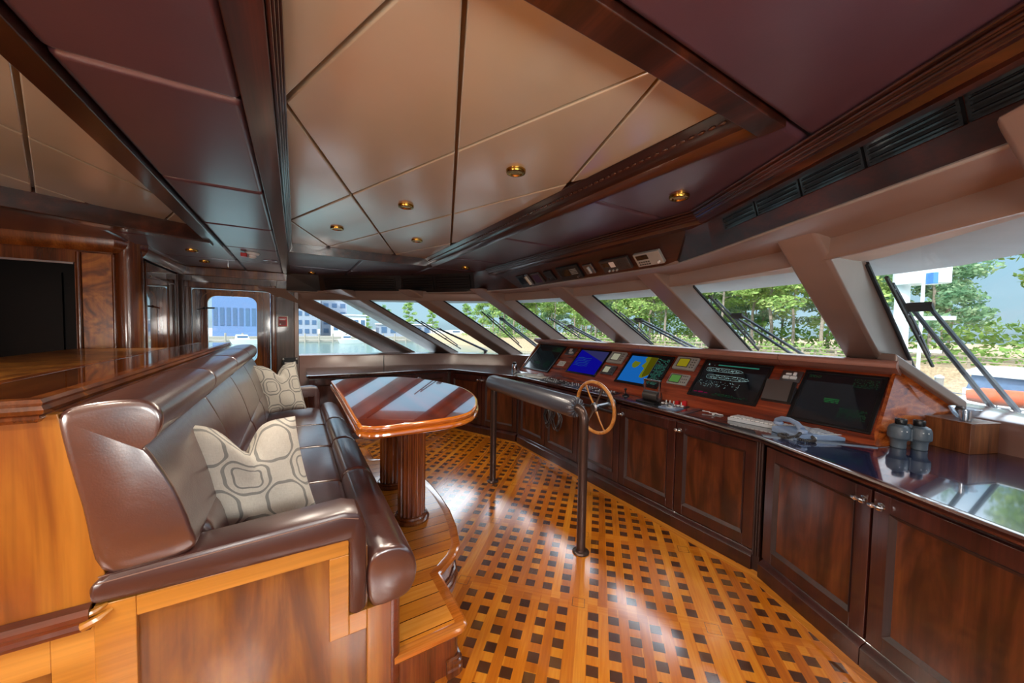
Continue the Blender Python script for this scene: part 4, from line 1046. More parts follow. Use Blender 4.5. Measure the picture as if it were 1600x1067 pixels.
# wooden box with a glass holder on top
Bf=fr2(3.165,.345,GT_,-22)
t=thing('tissue_box','plain walnut box with a pale lid standing by the window ledge','box',tuple(Bf(0,0,0)))
obj('box_body',MB().obox(Bf,(0,0,0),(.205,.195,.165)),M['box_wood'],t,bev=.003)
obj('box_lid',MB().obox(Bf,(-.003,-.003,.165),(.208,.198,.172)),M['box_wood'],t,bev=.002)
gl=NT('clear_acrylic'); a_=gl.n('ShaderNodeBsdfTransparent'); b_=gl.n('ShaderNodeBsdfGlossy'); b_.inputs['Roughness'].default_value=.05; m_=gl.n('ShaderNodeMixShader'); m_.inputs[0].default_value=.28
a_.inputs[0].default_value=(.82,.86,.9,1); gl.l(a_.outputs[0],m_.inputs[1]); gl.l(b_.outputs[0],m_.inputs[2]); gl.l(m_.outputs[0],gl.out.inputs[0]); M['acrylic']=gl.m
o=obj('glass_bowl',MB().lathe([(.0,0),(.030,.0),(.052,.03),(.066,.062),(.063,.064),(.049,.033),(.027,.006),(.0,.006)],Bf(.13,.10,.1725),n=28),M['acrylic'],None); props(o,'clear glass bowl on top of the plain walnut box','bowl')
o=obj('drinking_glass',MB().lathe([(.0,0),(.022,0),(.027,.06),(.025,.06),(.020,.004),(.0,.004)],Bf(.045,.05,.1725),n=22),M['acrylic'],None); props(o,'small clear tumbler on the front edge of the walnut box','glass')
# throttle control
t=thing('throttle_control','dark throttle head with a square chrome lever frame before the chart plotter','throttle',(2.80,2.10,CT))
T_=fr2(2.78,2.10,CT,-90)
obj('throttle_base',MB().obox(T_,(-.10,-.10,0),(.10,.10,.012)),M['black'],t,bev=.003)
obj('throttle_drum',MB().cyl(T_(-.075,0,.055),T_(.075,0,.055),.045,24),M['dark_plastic'],t,ang=40)
for q in (-.085,.075): obj('lever',MB().obox(T_,(q,-.012,.05),(q+.01,.012,.19)),M['chrome'],t,bev=.002)
obj('lever_grip',MB().obox(T_,(-.09,-.014,.185),(.09,.014,.203)),M['chrome'],t,bev=.005)
obj('dial',MB().lathe([(.03,0),(.03,.006),(.0,.006)],T_(.076,0,.055),V(T_(1,0,0))-V(T_(0,0,0)),20),M['steel'],t)
t=thing('joystick','small black joystick on the helm counter beside the throttle','joystick',(2.80,2.40,CT))
obj('joystick_boot',MB().lathe([(.035,0),(.034,.006),(.02,.014),(.012,.024),(.0,.024)],(2.78,2.40,CT),n=20),M['black'],t); obj('stick',MB().tube([(2.78,2.40,CT+.02),(2.775,2.40,CT+.055)],.006,8).sph((2.774,2.40,CT+.066),.013,12,8),M['black'],t)
# little switch cluster, key row, trackball plate
t=thing('switch_cluster','row of small switches with red guards on the counter by the throttle','switch',(2.80,1.93,CT))
U=fr2(2.81,1.99,CT,-82)
obj('cluster_plate',MB().obox(U,(-.02,-.05,0),(.20,.06,.006)),M['dark_plastic'],t,bev=.002)
for k in range(6):
    obj('toggle_switch',MB().cyl(U(.0+k*.034,.03,.006),U(.0+k*.034,.035,.030),.005,8),M['white'],t); obj('push_button',MB().obox(U,(-.01+k*.034,-.035,.006),(.010+k*.034,-.01,.016)),M['white'],t)
obj('red_guard',MB().obox(U,(.09,.015,.006),(.115,.05,.040)).obox(U,(.145,.02,.006),(.178,.05,.048)).obox(U,(.10,-.03,.016),(.125,-.012,.022)),M['red'],t,bev=.002)
t=thing('trackball_pad','silver trackball plate with a round grey ball near the counter edge','trackball',(2.69,1.84,CT))
U=fr2(2.70,1.85,CT,-85)
obj('plate',MB().obox(U,(-.08,-.06,0),(.08,.06,.008)),M['phone'],t,bev=.003); obj('ball',MB().sph(U(.0,0,.012),.030,20,12),M['steel'],t); obj('ball_ring',MB().torus(U(0,0,.009),.034,.005,(0,0,1),28,8),M['light_plastic'],t)
t=thing('key_bunch','little heap of white keys and tags on the helm counter','keys',(2.80,1.58,CT))
mb=MB(); rg=random.Random(9)
for k in range(7):
    x,y=2.79+rg.uniform(-.03,.05),1.56+rg.uniform(-.05,.05); Fk=fr2(x,y,CT+.002*k,rg.uniform(0,180)); mb.obox(Fk,(-.022,-.007,0),(.022,.007,.003)); mb.cyl(Fk(.022,0,0),Fk(.022,0,.004),.011,12)
obj('key_blades',mb,M['white'],t)
# joystick pads / control panels near the wheel
def panel(x,y,w,d,ang,lab,n,rg,mat='steel'):
    U=fr2(x,y,CT,ang); t=thing('control_panel',lab,'control panel',(x,y,CT),'switch panels let into the helm counter')
    obj('panel_plate',MB().obox(U,(-w/2,-d/2,0),(w/2,d/2,.006)),M[mat],t,bev=.002)
    mb=MB(); mk=MB()
    for i in range(n):
        for j in range(3):
            cx=-w/2+w*(i+.5)/n; cy=-d/2+d*(j+.5)/3
            if rg.random()<.7: mb.cyl(U(cx,cy,.006),U(cx,cy,.018),.006,8)
            else: mk.obox(U,(cx-.009,cy-.006,.006),(cx+.009,cy+.006,.011))
    obj('push_buttons',mb,M['light_plastic'],t); obj('indicator_caps',mk,M['black'],t)
rg=random.Random(4)
panel(2.74,2.62,.22,.17,-88,'steel switch panel on the counter directly ahead of the wheel',6,rg)
panel(2.74,3.02,.44,.19,-90,'long steel switch panel below the blue sonar monitor',12,rg)
panel(2.72,3.46,.34,.19,-92,'dark switch panel below the bronze switch plate',9,rg,'dark_plastic')
t=thing('chart_papers','loose white papers on the helm counter under the dark radar monitor','papers',(2.76,4.0,CT))
for k,(x,y,a) in enumerate(((2.76,4.12,12),(2.78,3.98,-8),(2.74,3.84,20))): obj('sheet',MB().obox(fr2(x,y,CT+.0015*k,a),(-.10,-.14,.0),(.10,.14,.0012)),M['paper'],t)
t=thing('mouse','pale computer mouse lying on loose white papers','mouse',(2.80,3.86,CT+.006))
rs=[]
for h,s_ in ((0,1),(.012,1.02),(.026,.9),(.036,.6),(.040,.1)): rs.append([V((2.80+.055*s_*math.cos(a),3.86+.034*s_*math.sin(a),CT+.006+h)) for a in [2*PI*k/20 for k in range(20)]])
obj('mouse_shell',MB().rings(rs),M['light_plastic'],t,ang=60)
obj('scroll_wheel',MB().cyl((2.765,3.856,CT+.034),(2.765,3.864,CT+.034),.008,10),M['dark_plastic'],t)
for k,(x,y,h,l) in enumerate(((2.66,4.30,.16,'taller chrome flask at the port end of the dash'),(2.73,4.42,.13,'shorter chrome flask at the port end of the dash'))):
    t=thing('flask',l,'flask',(x,y,CT),'chrome flasks by the dash')
    obj('flask_body',MB().lathe([(.0,0),(.034,0),(.036,.004),(.036,h*.7),(.030,h*.8),(.022,h*.84)],(x,y,CT),n=24),M['chrome'],t,ang=40)
    obj('flask_cap',MB().lathe([(.024,0),(.025,.003),(.025,h*.14),(.018,h*.16),(0,h*.16)],(x,y,CT+h*.84),n=20),M['black'],t)
o=obj('red_tag',MB().box((2.415,4.325,.80),(2.42,4.385,.825)),M['red']); 
o.location=(2.385,4.355,.795); props(o,'small red tag on the port wing cupboard under the counter edge','tag')

# ================================================================== OVERHEAD RADIOS, VENTS, LIGHTS, SMALL WALL FITTINGS
OA=V((2.02,0,2.24)); OB=V((2.26,0,2.0)); od=(OB-OA).normalized(); on=V((-.7071,0,-.7071))
FO=frame(OA,V((0,1,0)),od,on)      # (Y, down the slope, out of the panel)
def radio(name,label,y0,y1,a,b,th,mat,fn):
    t=thing(name,label,'radio',tuple(FO((y0+y1)/2,b,0)),'instruments on the overhead panel')
    obj('housing',MB().obox(FO,(y0,a,0),(y1,b,th)),M[mat],t,bev=.006,seg=3); fn(t,y0,y1,a,b,th)
def scr(t,y0,y1,a,b,th,m='black_gloss'): obj('display',MB().obox(FO,(y0,a,th-.002),(y1,b,th+.0015)),M[m] if isinstance(m,str) else m,t)
def knobs(t,pts,th,r,m='dark_plastic'):
    mb=MB()
    for y,z in pts: mb.cyl(FO(y,z,th-.001),FO(y,z,th+.016),r,12)
    obj('knobs',mb,M[m],t)
def grid(t,y0,y1,a,b,ny,na,th,m='dark_plastic'):
    mb=MB(); 
    for i in range(ny):
        for j in range(na):
            cy=y0+(y1-y0)*(i+.5)/ny; ca=a+(b-a)*(j+.5)/na; mb.obox(FO,(cy-.006,ca-.004,th-.001),(cy+.006,ca+.004,th+.004))
    obj('keypad',mb,M[m],t)
radio('marine_radio','bronze grey radio with a small dark screen at the starboard end of the overhead panel',1.60,1.82,.185,.295,.03,'grey_plastic',lambda t,y0,y1,a,b,th:(scr(t,y0+.10,y1-.02,a+.012,a+.05,th),grid(t,y0+.10,y1-.02,a+.06,b-.01,5,2,th),knobs(t,[(y0+.03,b-.025)],th,.008,'white')))
radio('marine_radio','black radio with a white sticker and three knobs on the overhead panel',1.88,2.17,.185,.295,.028,'dark_plastic',lambda t,y0,y1,a,b,th:(scr(t,y0+.14,y0+.19,a+.02,a+.07,th,'white'),scr(t,y0+.20,y1-.02,a+.02,a+.06,th),knobs(t,[(y0+.14,b-.014),(y0+.18,b-.014),(y0+.22,b-.014)],th,.008,'grey_plastic'),grid(t,y0+.02,y0+.12,a+.02,b-.02,4,4,th)))
radio('handset_cradle','small bronze handset cradle between two overhead radios',2.27,2.38,.19,.29,.02,'steel',lambda t,y0,y1,a,b,th:obj('clip_handset',MB().obox(FO,(y0+.03,a+.02,th),(y0+.05,b-.015,th+.018)),M['light_plastic'],t,bev=.004))
radio('marine_radio','large black satellite unit with a keypad and screen on the overhead panel',2.43,2.73,.165,.31,.026,'black',lambda t,y0,y1,a,b,th:(scr(t,y0+.13,y1-.025,a+.03,b-.045,th),grid(t,y0+.03,y0+.12,a+.03,b-.05,5,4,th,'grey_plastic'),knobs(t,[(y0+.05,b-.025)],th,.009,'steel')))
radio('loudhailer','small black speaker unit with a silver dot on the overhead panel',2.82,2.94,.175,.30,.02,'black',lambda t,y0,y1,a,b,th:knobs(t,[((y0+y1)/2,(a+b)/2+.02)],th,.009,'chrome'))
radio('dial_unit','violet-lit clinometer unit on the overhead panel',3.02,3.17,.17,.31,.018,'dark_plastic',lambda t,y0,y1,a,b,th:scr(t,y0+.02,y1-.02,a+.02,b-.02,th,plain('violet_glass','4a3a58',.15)))
radio('handset_cradle','narrow pale handset beside the violet clinometer unit',3.215,3.275,.165,.305,.022,'steel',lambda t,y0,y1,a,b,th:obj('clip_handset',MB().obox(FO,(y0+.015,a+.015,th),(y1-.015,b-.015,th+.02)),M['paper'],t,bev=.005))
radio('dial_unit','dark blue gauge unit at the port end of the overhead panel',3.30,3.46,.165,.33,.016,'black',lambda t,y0,y1,a,b,th:scr(t,y0+.03,y1-.03,a+.03,b-.05,th))
# vents on the sloping facets
def vent(A,B,C,s0,s1,t0,t1,label,nb,group):
    A,B,C=V(A),V(B),V(C); u=(B-A).normalized(); n=(B-A).cross(C-A).normalized(); d=n.cross(u).normalized()
    if d.z>0: d=-d
    n=u.cross(d).normalized()
    if n.z>0: n=-n
    F=frame(A,u,d,n); c=F((s0+s1)/2,t1,0)
    t=thing('air_vent',label,'vent',tuple(c),group)
    obj('backing',MB().obox(F,(s0,t0,.001),(s1,t1,.004)),M['black'],t)
    w=.008
    obj('vent_frame',MB().obox(F,(s0,t0,.001),(s1,t0+w,.012)).obox(F,(s0,t1-w,.001),(s1,t1,.012)).obox(F,(s0,t0,.001),(s0+w,t1,.012)).obox(F,(s1-w,t0,.001),(s1,t1,.012)),M['valance'],t)
    sl=MB()
    for k in range(nb):
        q=t0+w+(t1-t0-2*w)*(k+.5)/nb; sl.hexa([F(s0,q-.006,.003),F(s1,q-.006,.003),F(s1,q+.002,.003),F(s0,q+.002,.003),F(s0,q-.001,.012),F(s1,q-.001,.012),F(s1,q+.005,.012),F(s0,q+.005,.012)])
    obj('slats',sl,M['valance'],t)
A_,B_,C_=(2.0,1.235,2.24),(1.355,.117,2.24),(1.75,.65,2.0)
A_,B_,C_=V((1.985,1.19,2.24)),V((1.355,.117,2.24)),V((2.06,1.18,2.0)); ORDN=['first','second','third','fourth']
for k in range(5):
    vent(A_,B_,C_,.135+k*.25,.375+k*.25,.095,.165,'dark slatted air vent, %s from the radio panel along the starboard overhead'%(['first','second','third','fourth','fifth'][k]),3,'slatted air vents of the starboard overhead')
pA,pB,pC=(1.98,3.92,2.24),(1.52,4.40,2.24),(2.02,4.31,2.0)
vent((1.975,4.24,2.24),(1.265,5.14,2.24),(1.305,5.20,2.0),.62,1.12,.03,.21,'dark slatted air vent, middle one of the port overhead',5,'slatted air vents of the port overhead')
vent((1.265,5.14,2.24),(.285,5.82,2.24),(.32,5.885,2.0),.08,1.12,.03,.21,'dark slatted air vent of the port overhead, nearer the doorway',5,'slatted air vents of the port overhead')
vent((1.975,4.24,2.24),(1.265,5.14,2.24),(1.305,5.20,2.0),.06,.58,.03,.21,'dark slatted air vent of the port overhead, beside the radio panel',5,'slatted air vents of the port overhead')

# recessed downlights
glow=emis('lamp_glow','ffcf70',30.0)
LAMPS=[]
def downlight(x,y,z,label,first=[None]):
    if first[0] is None:
        t=thing('downlight',label,'downlight',(x,y,z-.012),'recessed ceiling downlights')
        obj('trim_ring',MB().lathe([(.030,.012),(.030,.003),(.036,-.004),(.046,-.003),(.049,.004),(.049,.012)],(x,y,z-.012),n=28),M['brass'],t,ang=40)
        obj('reflector',MB().lathe([(.030,.0),(.020,.012),(.018,.012),(.028,-.001)],(x,y,z-.010),n=24),M['brass'],t)
        obj('lamp',MB().lathe([(.0,.0),(.025,.001),(.026,.004),(.0,.006)],(x,y,z-.010),n=18),glow,t)
        first[0]=t
    else:
        t=copy_tree(first[0]); t.location=(x,y,z-.012); t['label']=label
    LAMPS.append((x,y,z)); return t
downlight(.935,1.53,2.32,'brass downlight in the tan lozenge nearer the carved beam')
downlight(.616,2.36,2.32,'brass downlight in the middle tan lozenge of the ceiling recess')
downlight(.293,3.22,2.32,'brass downlight in the tan lozenge beside the fluted beam')
downlight(.948,3.25,2.32,'brass downlight in the tan lozenge by the far corner of the recess')
downlight(1.70,1.16,2.24,'brass downlight in the brown leather soffit near the starboard vents')
downlight(1.72,3.92,2.24,'brass downlight in the brown leather soffit before the port vents')
downlight(.20,5.62,2.24,'brass downlight in the leather soffit above the port counter end')
downlight(-.85,4.60,2.24,'brass downlight in the leather soffit by the aft corner column')
downlight(-.88,5.35,2.24,'brass downlight in the leather soffit before the doorway')
for x,y in ((.15,-.55),(1.2,-.6),(-.95,.3),(-.95,1.5),(-2.0,.3),(-2.0,1.5)): downlight(x,y,2.24 if y<0 else 2.32,'brass downlight in the ceiling behind the camera bay %d'%len(LAMPS))
for k,(x,y,z) in enumerate(LAMPS):
    l=bpy.data.lights.new('downlight_lamp','SPOT'); l.energy=LAMP_W; l.color=(1.0,.88,.74); l.spot_size=math.radians(150 if z>2.3 else 84); l.spot_blend=.6; l.shadow_soft_size=.03
    o=link(bpy.data.objects.new('downlight_bulb',l)); o.location=(x,y,z-.03)
# smoke detector, plate, hook
t=thing('smoke_detector','white smoke detector with a red panel on the leather soffit','smoke detector',(-.37,4.42,2.215))
obj('detector_base',MB().lathe([(.06,.025),(.06,.012),(.05,.004),(0,.003)],(-.36,4.42,2.213),n=28),M['white'],t)
obj('detector_head',MB().lathe([(.035,.0),(.035,-.02),(.022,-.03),(0,-.03)],(-.36,4.42,2.216),n=24),M['white'],t)
obj('red_plate',MB().box((-.45,4.36,2.19),(-.40,4.44,2.225)),M['red'],t,bev=.004)
o=obj('ceiling_speaker',MB().lathe([(.07,.01),(.07,.0),(.055,-.006),(.05,-.002),(0,-.003)],(-.23,4.85,2.235),n=28),M['ceil_leather']); props(o,'round leather-covered speaker ring beyond the smoke detector','speaker')
t=thing('ceiling_sprinkler','tiny chrome sprinkler head hanging from the leather soffit','sprinkler',(-.68,5.45,2.20))
obj('stem',MB().cyl((-.68,5.45,2.20),(-.68,5.45,2.24),.008,10),M['chrome'],t); obj('deflector',MB().lathe([(.014,0),(.014,.004),(.004,.008)],(-.68,5.45,2.197),n=14),M['brass'],t)
# red fire plate and intercom on the port wall
t=thing('fire_sign','red fire call plate in a pale frame on the grey wall panel by the window','sign',(-.145,5.988,1.49))
obj('sign_frame',MB().box((-.21,5.974,1.49),(-.085,5.988,1.645)),M['paper'],t,bev=.003); obj('sign_face',MB().box((-.197,5.970,1.503),(-.098,5.975,1.632)),M['red'],t); obj('call_button',MB().box((-.185,5.966,1.515),(-.11,5.971,1.575)),plain('dark_red','6b0d10',.4),t,bev=.002)
obj('sign_text',MB().box((-.19,5.966,1.60),(-.105,5.9695,1.606)).box((-.185,5.966,1.588),(-.12,5.9695,1.593)).box((-.185,5.9655,1.52),(-.17,5.9665,1.535)),M['white'],t)
t=thing('intercom','black wall intercom with two white lights below the window corner','intercom',(-.09,5.986,.985))
obj('intercom_box',MB().box((-.16,5.955,.96),(.03,5.988,1.055)),M['black'],t,bev=.006); obj('lamps',MB().sph((-.145,5.955,1.035),.012,10,6).sph((.015,5.955,1.035),.012,10,6),M['white'],t); obj('label_strip',MB().box((-.13,5.951,.975),(-.01,5.956,.99)),M['white'],t)
# ================================================================== OUTSIDE
WIP={'BC':[(1.619,5.639,1.638),(2.522,5.904,1.139),(2.029,5.694,1.448),(2.908,5.708,1.099)],
'CD':[(2.376,4.786,1.764),(3.353,5.194,1.191),(2.697,4.77,1.619),(3.6,4.9,1.12)],
'DE':[(3.086,4.075,1.681),(3.649,4.02,1.39),(3.393,3.987,1.531),(4.15,3.65,1.15)],
'EF':[(3.248,3.013,1.764),(4.006,3.039,1.359),(3.517,2.884,1.618),(4.40,2.40,1.15)],
'FG':[(3.09,1.787,1.85),(3.966,1.771,1.359),(3.44,1.732,1.646),(4.25,1.32,1.15)],
'GH':[(2.775,.624,1.857),(3.665,.578,1.334),(3.06,.548,1.666),(3.993,.305,1.04)]}
PANE={'BC':'second','CD':'third','DE':'fourth','EF':'fifth','FG':'sixth','GH':'seventh'}
for k,(a,b,c,d) in WIP.items():
    a,b,c,d=map(V,(a,b,c,d)); n=V((.49,0,.87))
    t=thing('windshield_wiper','dark wiper resting on the %s windshield pane from the doorway end'%PANE[k],'wiper',tuple(d),'windshield wipers outside the panes')
    dr=(b-a).normalized(); sd=dr.cross(n).normalized()
    mb=MB(); mb.tube([a,b],.010,6); 
    obj('blade',mb,M['rubber'],t)
    h=MB(); 
    for s_ in (.12,.38,.62,.88): h.tube([a+(b-a)*s_,a+(b-a)*(s_+.03)+n*.025],.006,6)
    h.tube([a+(b-a)*.1+n*.028,a+(b-a)*.5+n*.045,a+(b-a)*.9+n*.028],.009,6)
    obj('blade_holder',h,M['wiper_arm'],t)
    off=sd*.035
    obj('arm',MB().tube([c+n*.045+off,d+off*1.4+n*.02],[.011,.016],8),M['wiper_arm'],t); obj('arm',MB().tube([c+n*.045-off,d-off*1.4+n*.02],[.011,.016],8),M['wiper_arm'],t)
    obj('pivot',MB().sph(d,.03,12,8).obox(frame(c+n*.045,sd,dr,n),(-.05,-.03,-.012),(.05,.03,.012)),M['rubber'],t)

# own foredeck and side decks outside the windows
OUT=[(-1.5,8.1),(2.5,7.9),(5.6,6.9),(7.9,5.2),(8.9,3.6),(9.1,2.5),(8.9,1.4),(7.9,-.2),(5.6,-1.9),(2.5,-2.9),(-1.5,-3.1)]
INN=[(-1.5,6.5)]+[(p.x+.12,p.y+(.12 if p.y>2.5 else -.12)) for p in gb]+[(-1.5,-1.35)]
o1,i1=resample(OUT,40),resample(INN,40)
struct('floor_foredeck',MB().rings([[V((x,y,.35)),V((u,v,.35)),V((u,v,.28)),V((x,y,.28))] for (x,y),(u,v) in zip(i1,o1)]),M['white'],ang=30)

def foliage_mat(name,a,b,c):
    t=NT(name); co=t.coord()
    col=t.ramp(t.noise(co,.9,4),[(.3,a),(.5,b),(.7,c)])
    d=t.n('ShaderNodeBsdfDiffuse'); tr=t.n('ShaderNodeBsdfTranslucent'); m=t.n('ShaderNodeMixShader'); m.inputs[0].default_value=.35
    t.l(col,d.inputs[0]); t.l(col,tr.inputs[0]); t.l(d.outputs[0],m.inputs[1]); t.l(tr.outputs[0],m.inputs[2]); t.l(m.outputs[0],t.out.inputs[0]); return t.m
FOL=[foliage_mat('pine_needles','5f8440','98b466','cfd68c'),foliage_mat('broad_leaves','557c3e','86a858','bccb80'),foliage_mat('blue_green_leaves','527c5c','84a680','b4c49c')]
BARK=plain('pine_bark','8f8275',.9,var=.25)
def leaf_quads(mb,c,R_,n,size,rg):
    for _ in range(n):
        while True:
            p=V((rg.uniform(-1,1),rg.uniform(-1,1),rg.uniform(-1,1)))
            if .1<p.length<1: break
        p=c+V((p.x*R_[0],p.y*R_[1],p.z*R_[2]))
        u=V((rg.gauss(0,1),rg.gauss(0,1),rg.gauss(0,.6))).normalized(); w=u.orthogonal().normalized()
        w=(w*math.cos(rg.uniform(0,6))+u.cross(w)*math.sin(rg.uniform(0,6))).normalized()
        s_=size*rg.uniform(.6,1.3); mb.add([p-u*s_,p+w*s_*.45,p+u*s_,p-w*s_*.45],[(0,1,2,3)])
def make_tree(kind,h,seed):
    rg=random.Random(seed); t=thing('tree','x','tree',(0,0,0))
    tr=MB(); pts=[(rg.uniform(-.15,.15)*i,rg.uniform(-.12,.12)*i,h*.95*i/7) for i in range(8)]
    r0=.19 if kind<2 else .15
    tr.tube(pts,[r0*(1-.11*i) for i in range(8)],8)
    fo=MB(); P=[V(p) for p in pts]
    def on(f): 
        x=f*7; i=min(6,int(x)); return P[i]+(P[i+1]-P[i])*(x-i)
    nb=22 if kind==0 else 18
    lo=.36 if kind==0 else .22
    for k in range(nb):
        f=lo+(1-lo)*(k+rg.random()*.8)/nb; a=k*2.4+rg.uniform(-.5,.5); L=(3.6*(1.15-f)+.7)*rg.uniform(.6,1.2)*h/17
        b=on(f); e=b+V((math.cos(a)*L,math.sin(a)*L,rg.uniform(-.1,.35)*L)); tr.tube([b,(b+e)/2+V((0,0,.1*L)),e],[.05,.035,.015],5)
        leaf_quads(fo,e,(1.35*h/17,1.35*h/17,.85*h/17),120,.27,rg); leaf_quads(fo,(b+e*2)/3,(1.1*h/17,1.1*h/17,.7*h/17),70,.27,rg)
    leaf_quads(fo,P[-1],(1.3,1.3,1.2),130,.27,rg)
    obj('trunk',tr,BARK,t); obj('foliage',fo,FOL[kind],t,ang=180); return t
PROTO=[make_tree(0,17,1),make_tree(0,19,2),make_tree(1,15,3),make_tree(2,16,4)]
LABT=['tall pale green pine with a bare lower trunk on the shore beyond the bow','very tall pine with spaced tufts on the shore beyond the bow','bushy leafy tree on the shore beyond the bow','blue-green loose tree on the shore beyond the bow']
used=[False]*4; rg=random.Random(11)
spots=[]
for i in range(30):
    y=1.5+i*2.9+rg.uniform(-1,1)
    if y<14 and i%2: continue
    spots.append((51+rg.uniform(-3,4)-(0 if y<40 else (y-40)*.15),y,rg.choice([0,1,2,0,3])))
for i in range(38): spots.append((64+rg.uniform(-3,8),9+i*2.6+rg.uniform(-1,1),rg.choice([2,3,3,1])))
LAND=-.95
for x,y,k in spots:
    if used[k]: t=copy_tree(PROTO[k])
    else: t=PROTO[k]; used[k]=True
    t.location=(x,y,LAND); s_=rg.uniform(.85,1.15); t.scale=(s_,s_,s_); t.rotation_euler=(0,0,rg.uniform(0,6.28)); props(t,LABT[k],'tree','trees on the shore beyond the bow: '+['pines','very tall pines','leafy trees','blue-green trees'][k])
# port side trees, farther
used2=0
for i,(x,y,k,s_) in enumerate(((20,128,2,.6),(27,130,3,.65),(35,129,2,.8),(44,130,2,.7),(56,126,2,.8),(64,127,0,.6),(74,124,2,.85),(82,122,3,.8))):
    t=copy_tree(PROTO[k]); t.location=(x,y,-2); t.scale=(s_,s_,s_); t.rotation_euler=(0,0,i*1.3); props(t,'small green tree on the far quay across the water','tree','small trees on the far quay')
# undergrowth, bank, fence, water
ug=MB(); rg=random.Random(21)
for i in range(110):
    y=-25+i*1.05; leaf_quads(ug,V((47+rg.uniform(-1.5,1.5)-(0 if y<40 else (y-40)*.15),y,-.55+rg.uniform(-.3,.5))),(1.6,1.2,rg.uniform(.8,1.6)),55,.24,rg)
for i in range(80):
    y=-10+i*1.35; leaf_quads(ug,V((59+rg.uniform(-2,2)-(0 if y<40 else (y-40)*.15),y,.9+rg.uniform(-.8,.8))),(2.0,1.8,rg.uniform(1.4,2.4)),90,.34,rg)
props(obj('undergrowth',ug,FOL[1],ang=180),'green scrub along the foot of the shore trees','undergrowth',kind='stuff')
struct('land_shore',MB().add([(43,-120,-1.0),(43,38,-1.0),(33,110,-1.0),(160,160,-1.0),(160,-120,-1.0),(41,-120,-3.2),(41,38,-3.2),(31,110,-3.2),(160,160,-3.2),(160,-120,-3.2)],[(0,1,2,3,4),(9,8,7,6,5),(0,5,6,1),(1,6,7,2),(2,7,8,3),(3,8,9,4),(4,9,5,0)]),plain('dry_bank','a0896b',.95,var=.3))
wt=NT('harbour_water'); co=wt.coord(scale=(1,1,1)); wt.bsdf('55716a',.12,bump=wt.bump(wt.noise(co,1.4,4,.5),.35,.2)); M['water']=wt.m
struct('water',MB().box((-260,-260,-3.6),(260,300,-3.1)),M['water'])
t=thing('shore_fence','weathered post and rail fence along the dry bank below the trees','fence',(42.9,20,-2.1))
for i in range(26): obj('fence_post',MB().box((43.5-(0 if i<17 else (i-17)*.45),-8+i*2.6,-1.05),(43.62-(0 if i<17 else (i-17)*.45),-7.85+i*2.6,.0)),plain('fence_wood','9a8c78',.9) if i==0 else bpy.data.materials['fence_wood'],t)
for z in (-.5,-.1): obj('fence_rail',MB().tube([(43.5,-9,z),(43.5,36,z),(39.5,58,z)],.05,5),bpy.data.materials['fence_wood'],t)
# far quay to port with buildings
struct('land_quay',MB().box((-160,112,-3.2),(130,260,-2.1)),plain('quay_stone','9d968a',.9,var=.2))
def building(name,label,x,y,w,d,h,mat,floors,cols,roofm=None):
    t=thing(name,label,'building',(x,y,-2.1)); obj('walls',MB().box((x-w/2,y,-2.1),(x+w/2,y+d,-2.1+h)),mat,t)
    obj('roof',MB().box((x-w/2-.3,y-.3,-2.1+h),(x+w/2+.3,y+d,-2.1+h+.4)),roofm or M['brow'],t)
    for f in range(floors):
        for c in range(cols):
            a=x-w/2+w*(c+.2)/cols; z=-2.1+h*(f+.3)/floors; obj('window',MB().box((a,y-.08,z),(a+w/cols*.6,y,z+h/floors*.5)),M['win_dark'],t)
    return t
M['win_dark']=plain('far_window','4d6684',.3); BLUE=plain('blue_grey_wall','5f7ca6',.7,var=.2); PALE=plain('pale_wall','c9cdd2',.7); GREYW=plain('grey_wall','8f98a6',.7)
building('waterfront_building','tall blue-grey building seen through the doorway window',-13,114,9,12,18,BLUE,2,7)
building('waterfront_building','pale tower beside the blue-grey building across the water',-5.5,122,4,8,17,PALE,7,2)
building('waterfront_building','tall slate block at the edge of the first windshield pane',2.0,116,7,12,15,GREYW,6,4)
building('waterfront_building','second slate block behind the boat sheds',10.5,124,7,10,13,GREYW,5,3)
building('boat_shed','low white boat shed on the far quay',13.5,113,9,8,6.0,PALE,1,5)
building('boat_shed','long low grey shed on the far quay among small trees',30,114,16,6,3.6,GREYW,1,6)
building('boat_shed','low pale shed on the far quay toward the bow',64,113,14,6,3.0,PALE,1,6)
t=thing('floating_dock','long low wooden dock with piles in front of the far quay','dock',(10,100,-3.1)); obj('deck',MB().box((-40,99,-2.9),(60,101,-2.5)),plain('dock_wood','9c9488',.9),t)
for i in range(34): obj('pile',MB().cyl((-40+i*3,98.8,-3.2),(-40+i*3,98.8,-.9),.18,8),bpy.data.materials['dock_wood'],t)
def boat(x,y,L,label,rot=0,mat='white'):
    t=thing('small_boat',label,'boat',(x,y,-3.1)); 
    hull=[(-L/2,-.9),(L*.3,-.9),(L/2,0),(L*.3,.9),(-L/2,.9)]
    obj('hull',MB().rings([[V((x+u*.86,y+v*.7,-3.15)) for u,v in hull],[V((x+u,y+v,-2.1)) for u,v in hull]]),M[mat],t)
    obj('cabin',MB().rings([[V((x-L*.2+u*.35,y+v*.7,-2.1)) for u,v in hull],[V((x-L*.22+u*.28,y+v*.6,-1.1)) for u,v in hull]]),M['white'],t)
    obj('cabin_window',MB().box((x-L*.32,y-.66,-1.75),(x-L*.06,y-.60,-1.35)),M['win_dark'],t)
boat(11.5,92,6,'small white motor boat moored before the boat shed'); boat(19,95,5,'tiny white boat moored to the far dock'); boat(40,88,7,'white cabin boat moored toward the bow',0); boat(-8,93,7,'white boat below the blue-grey building')
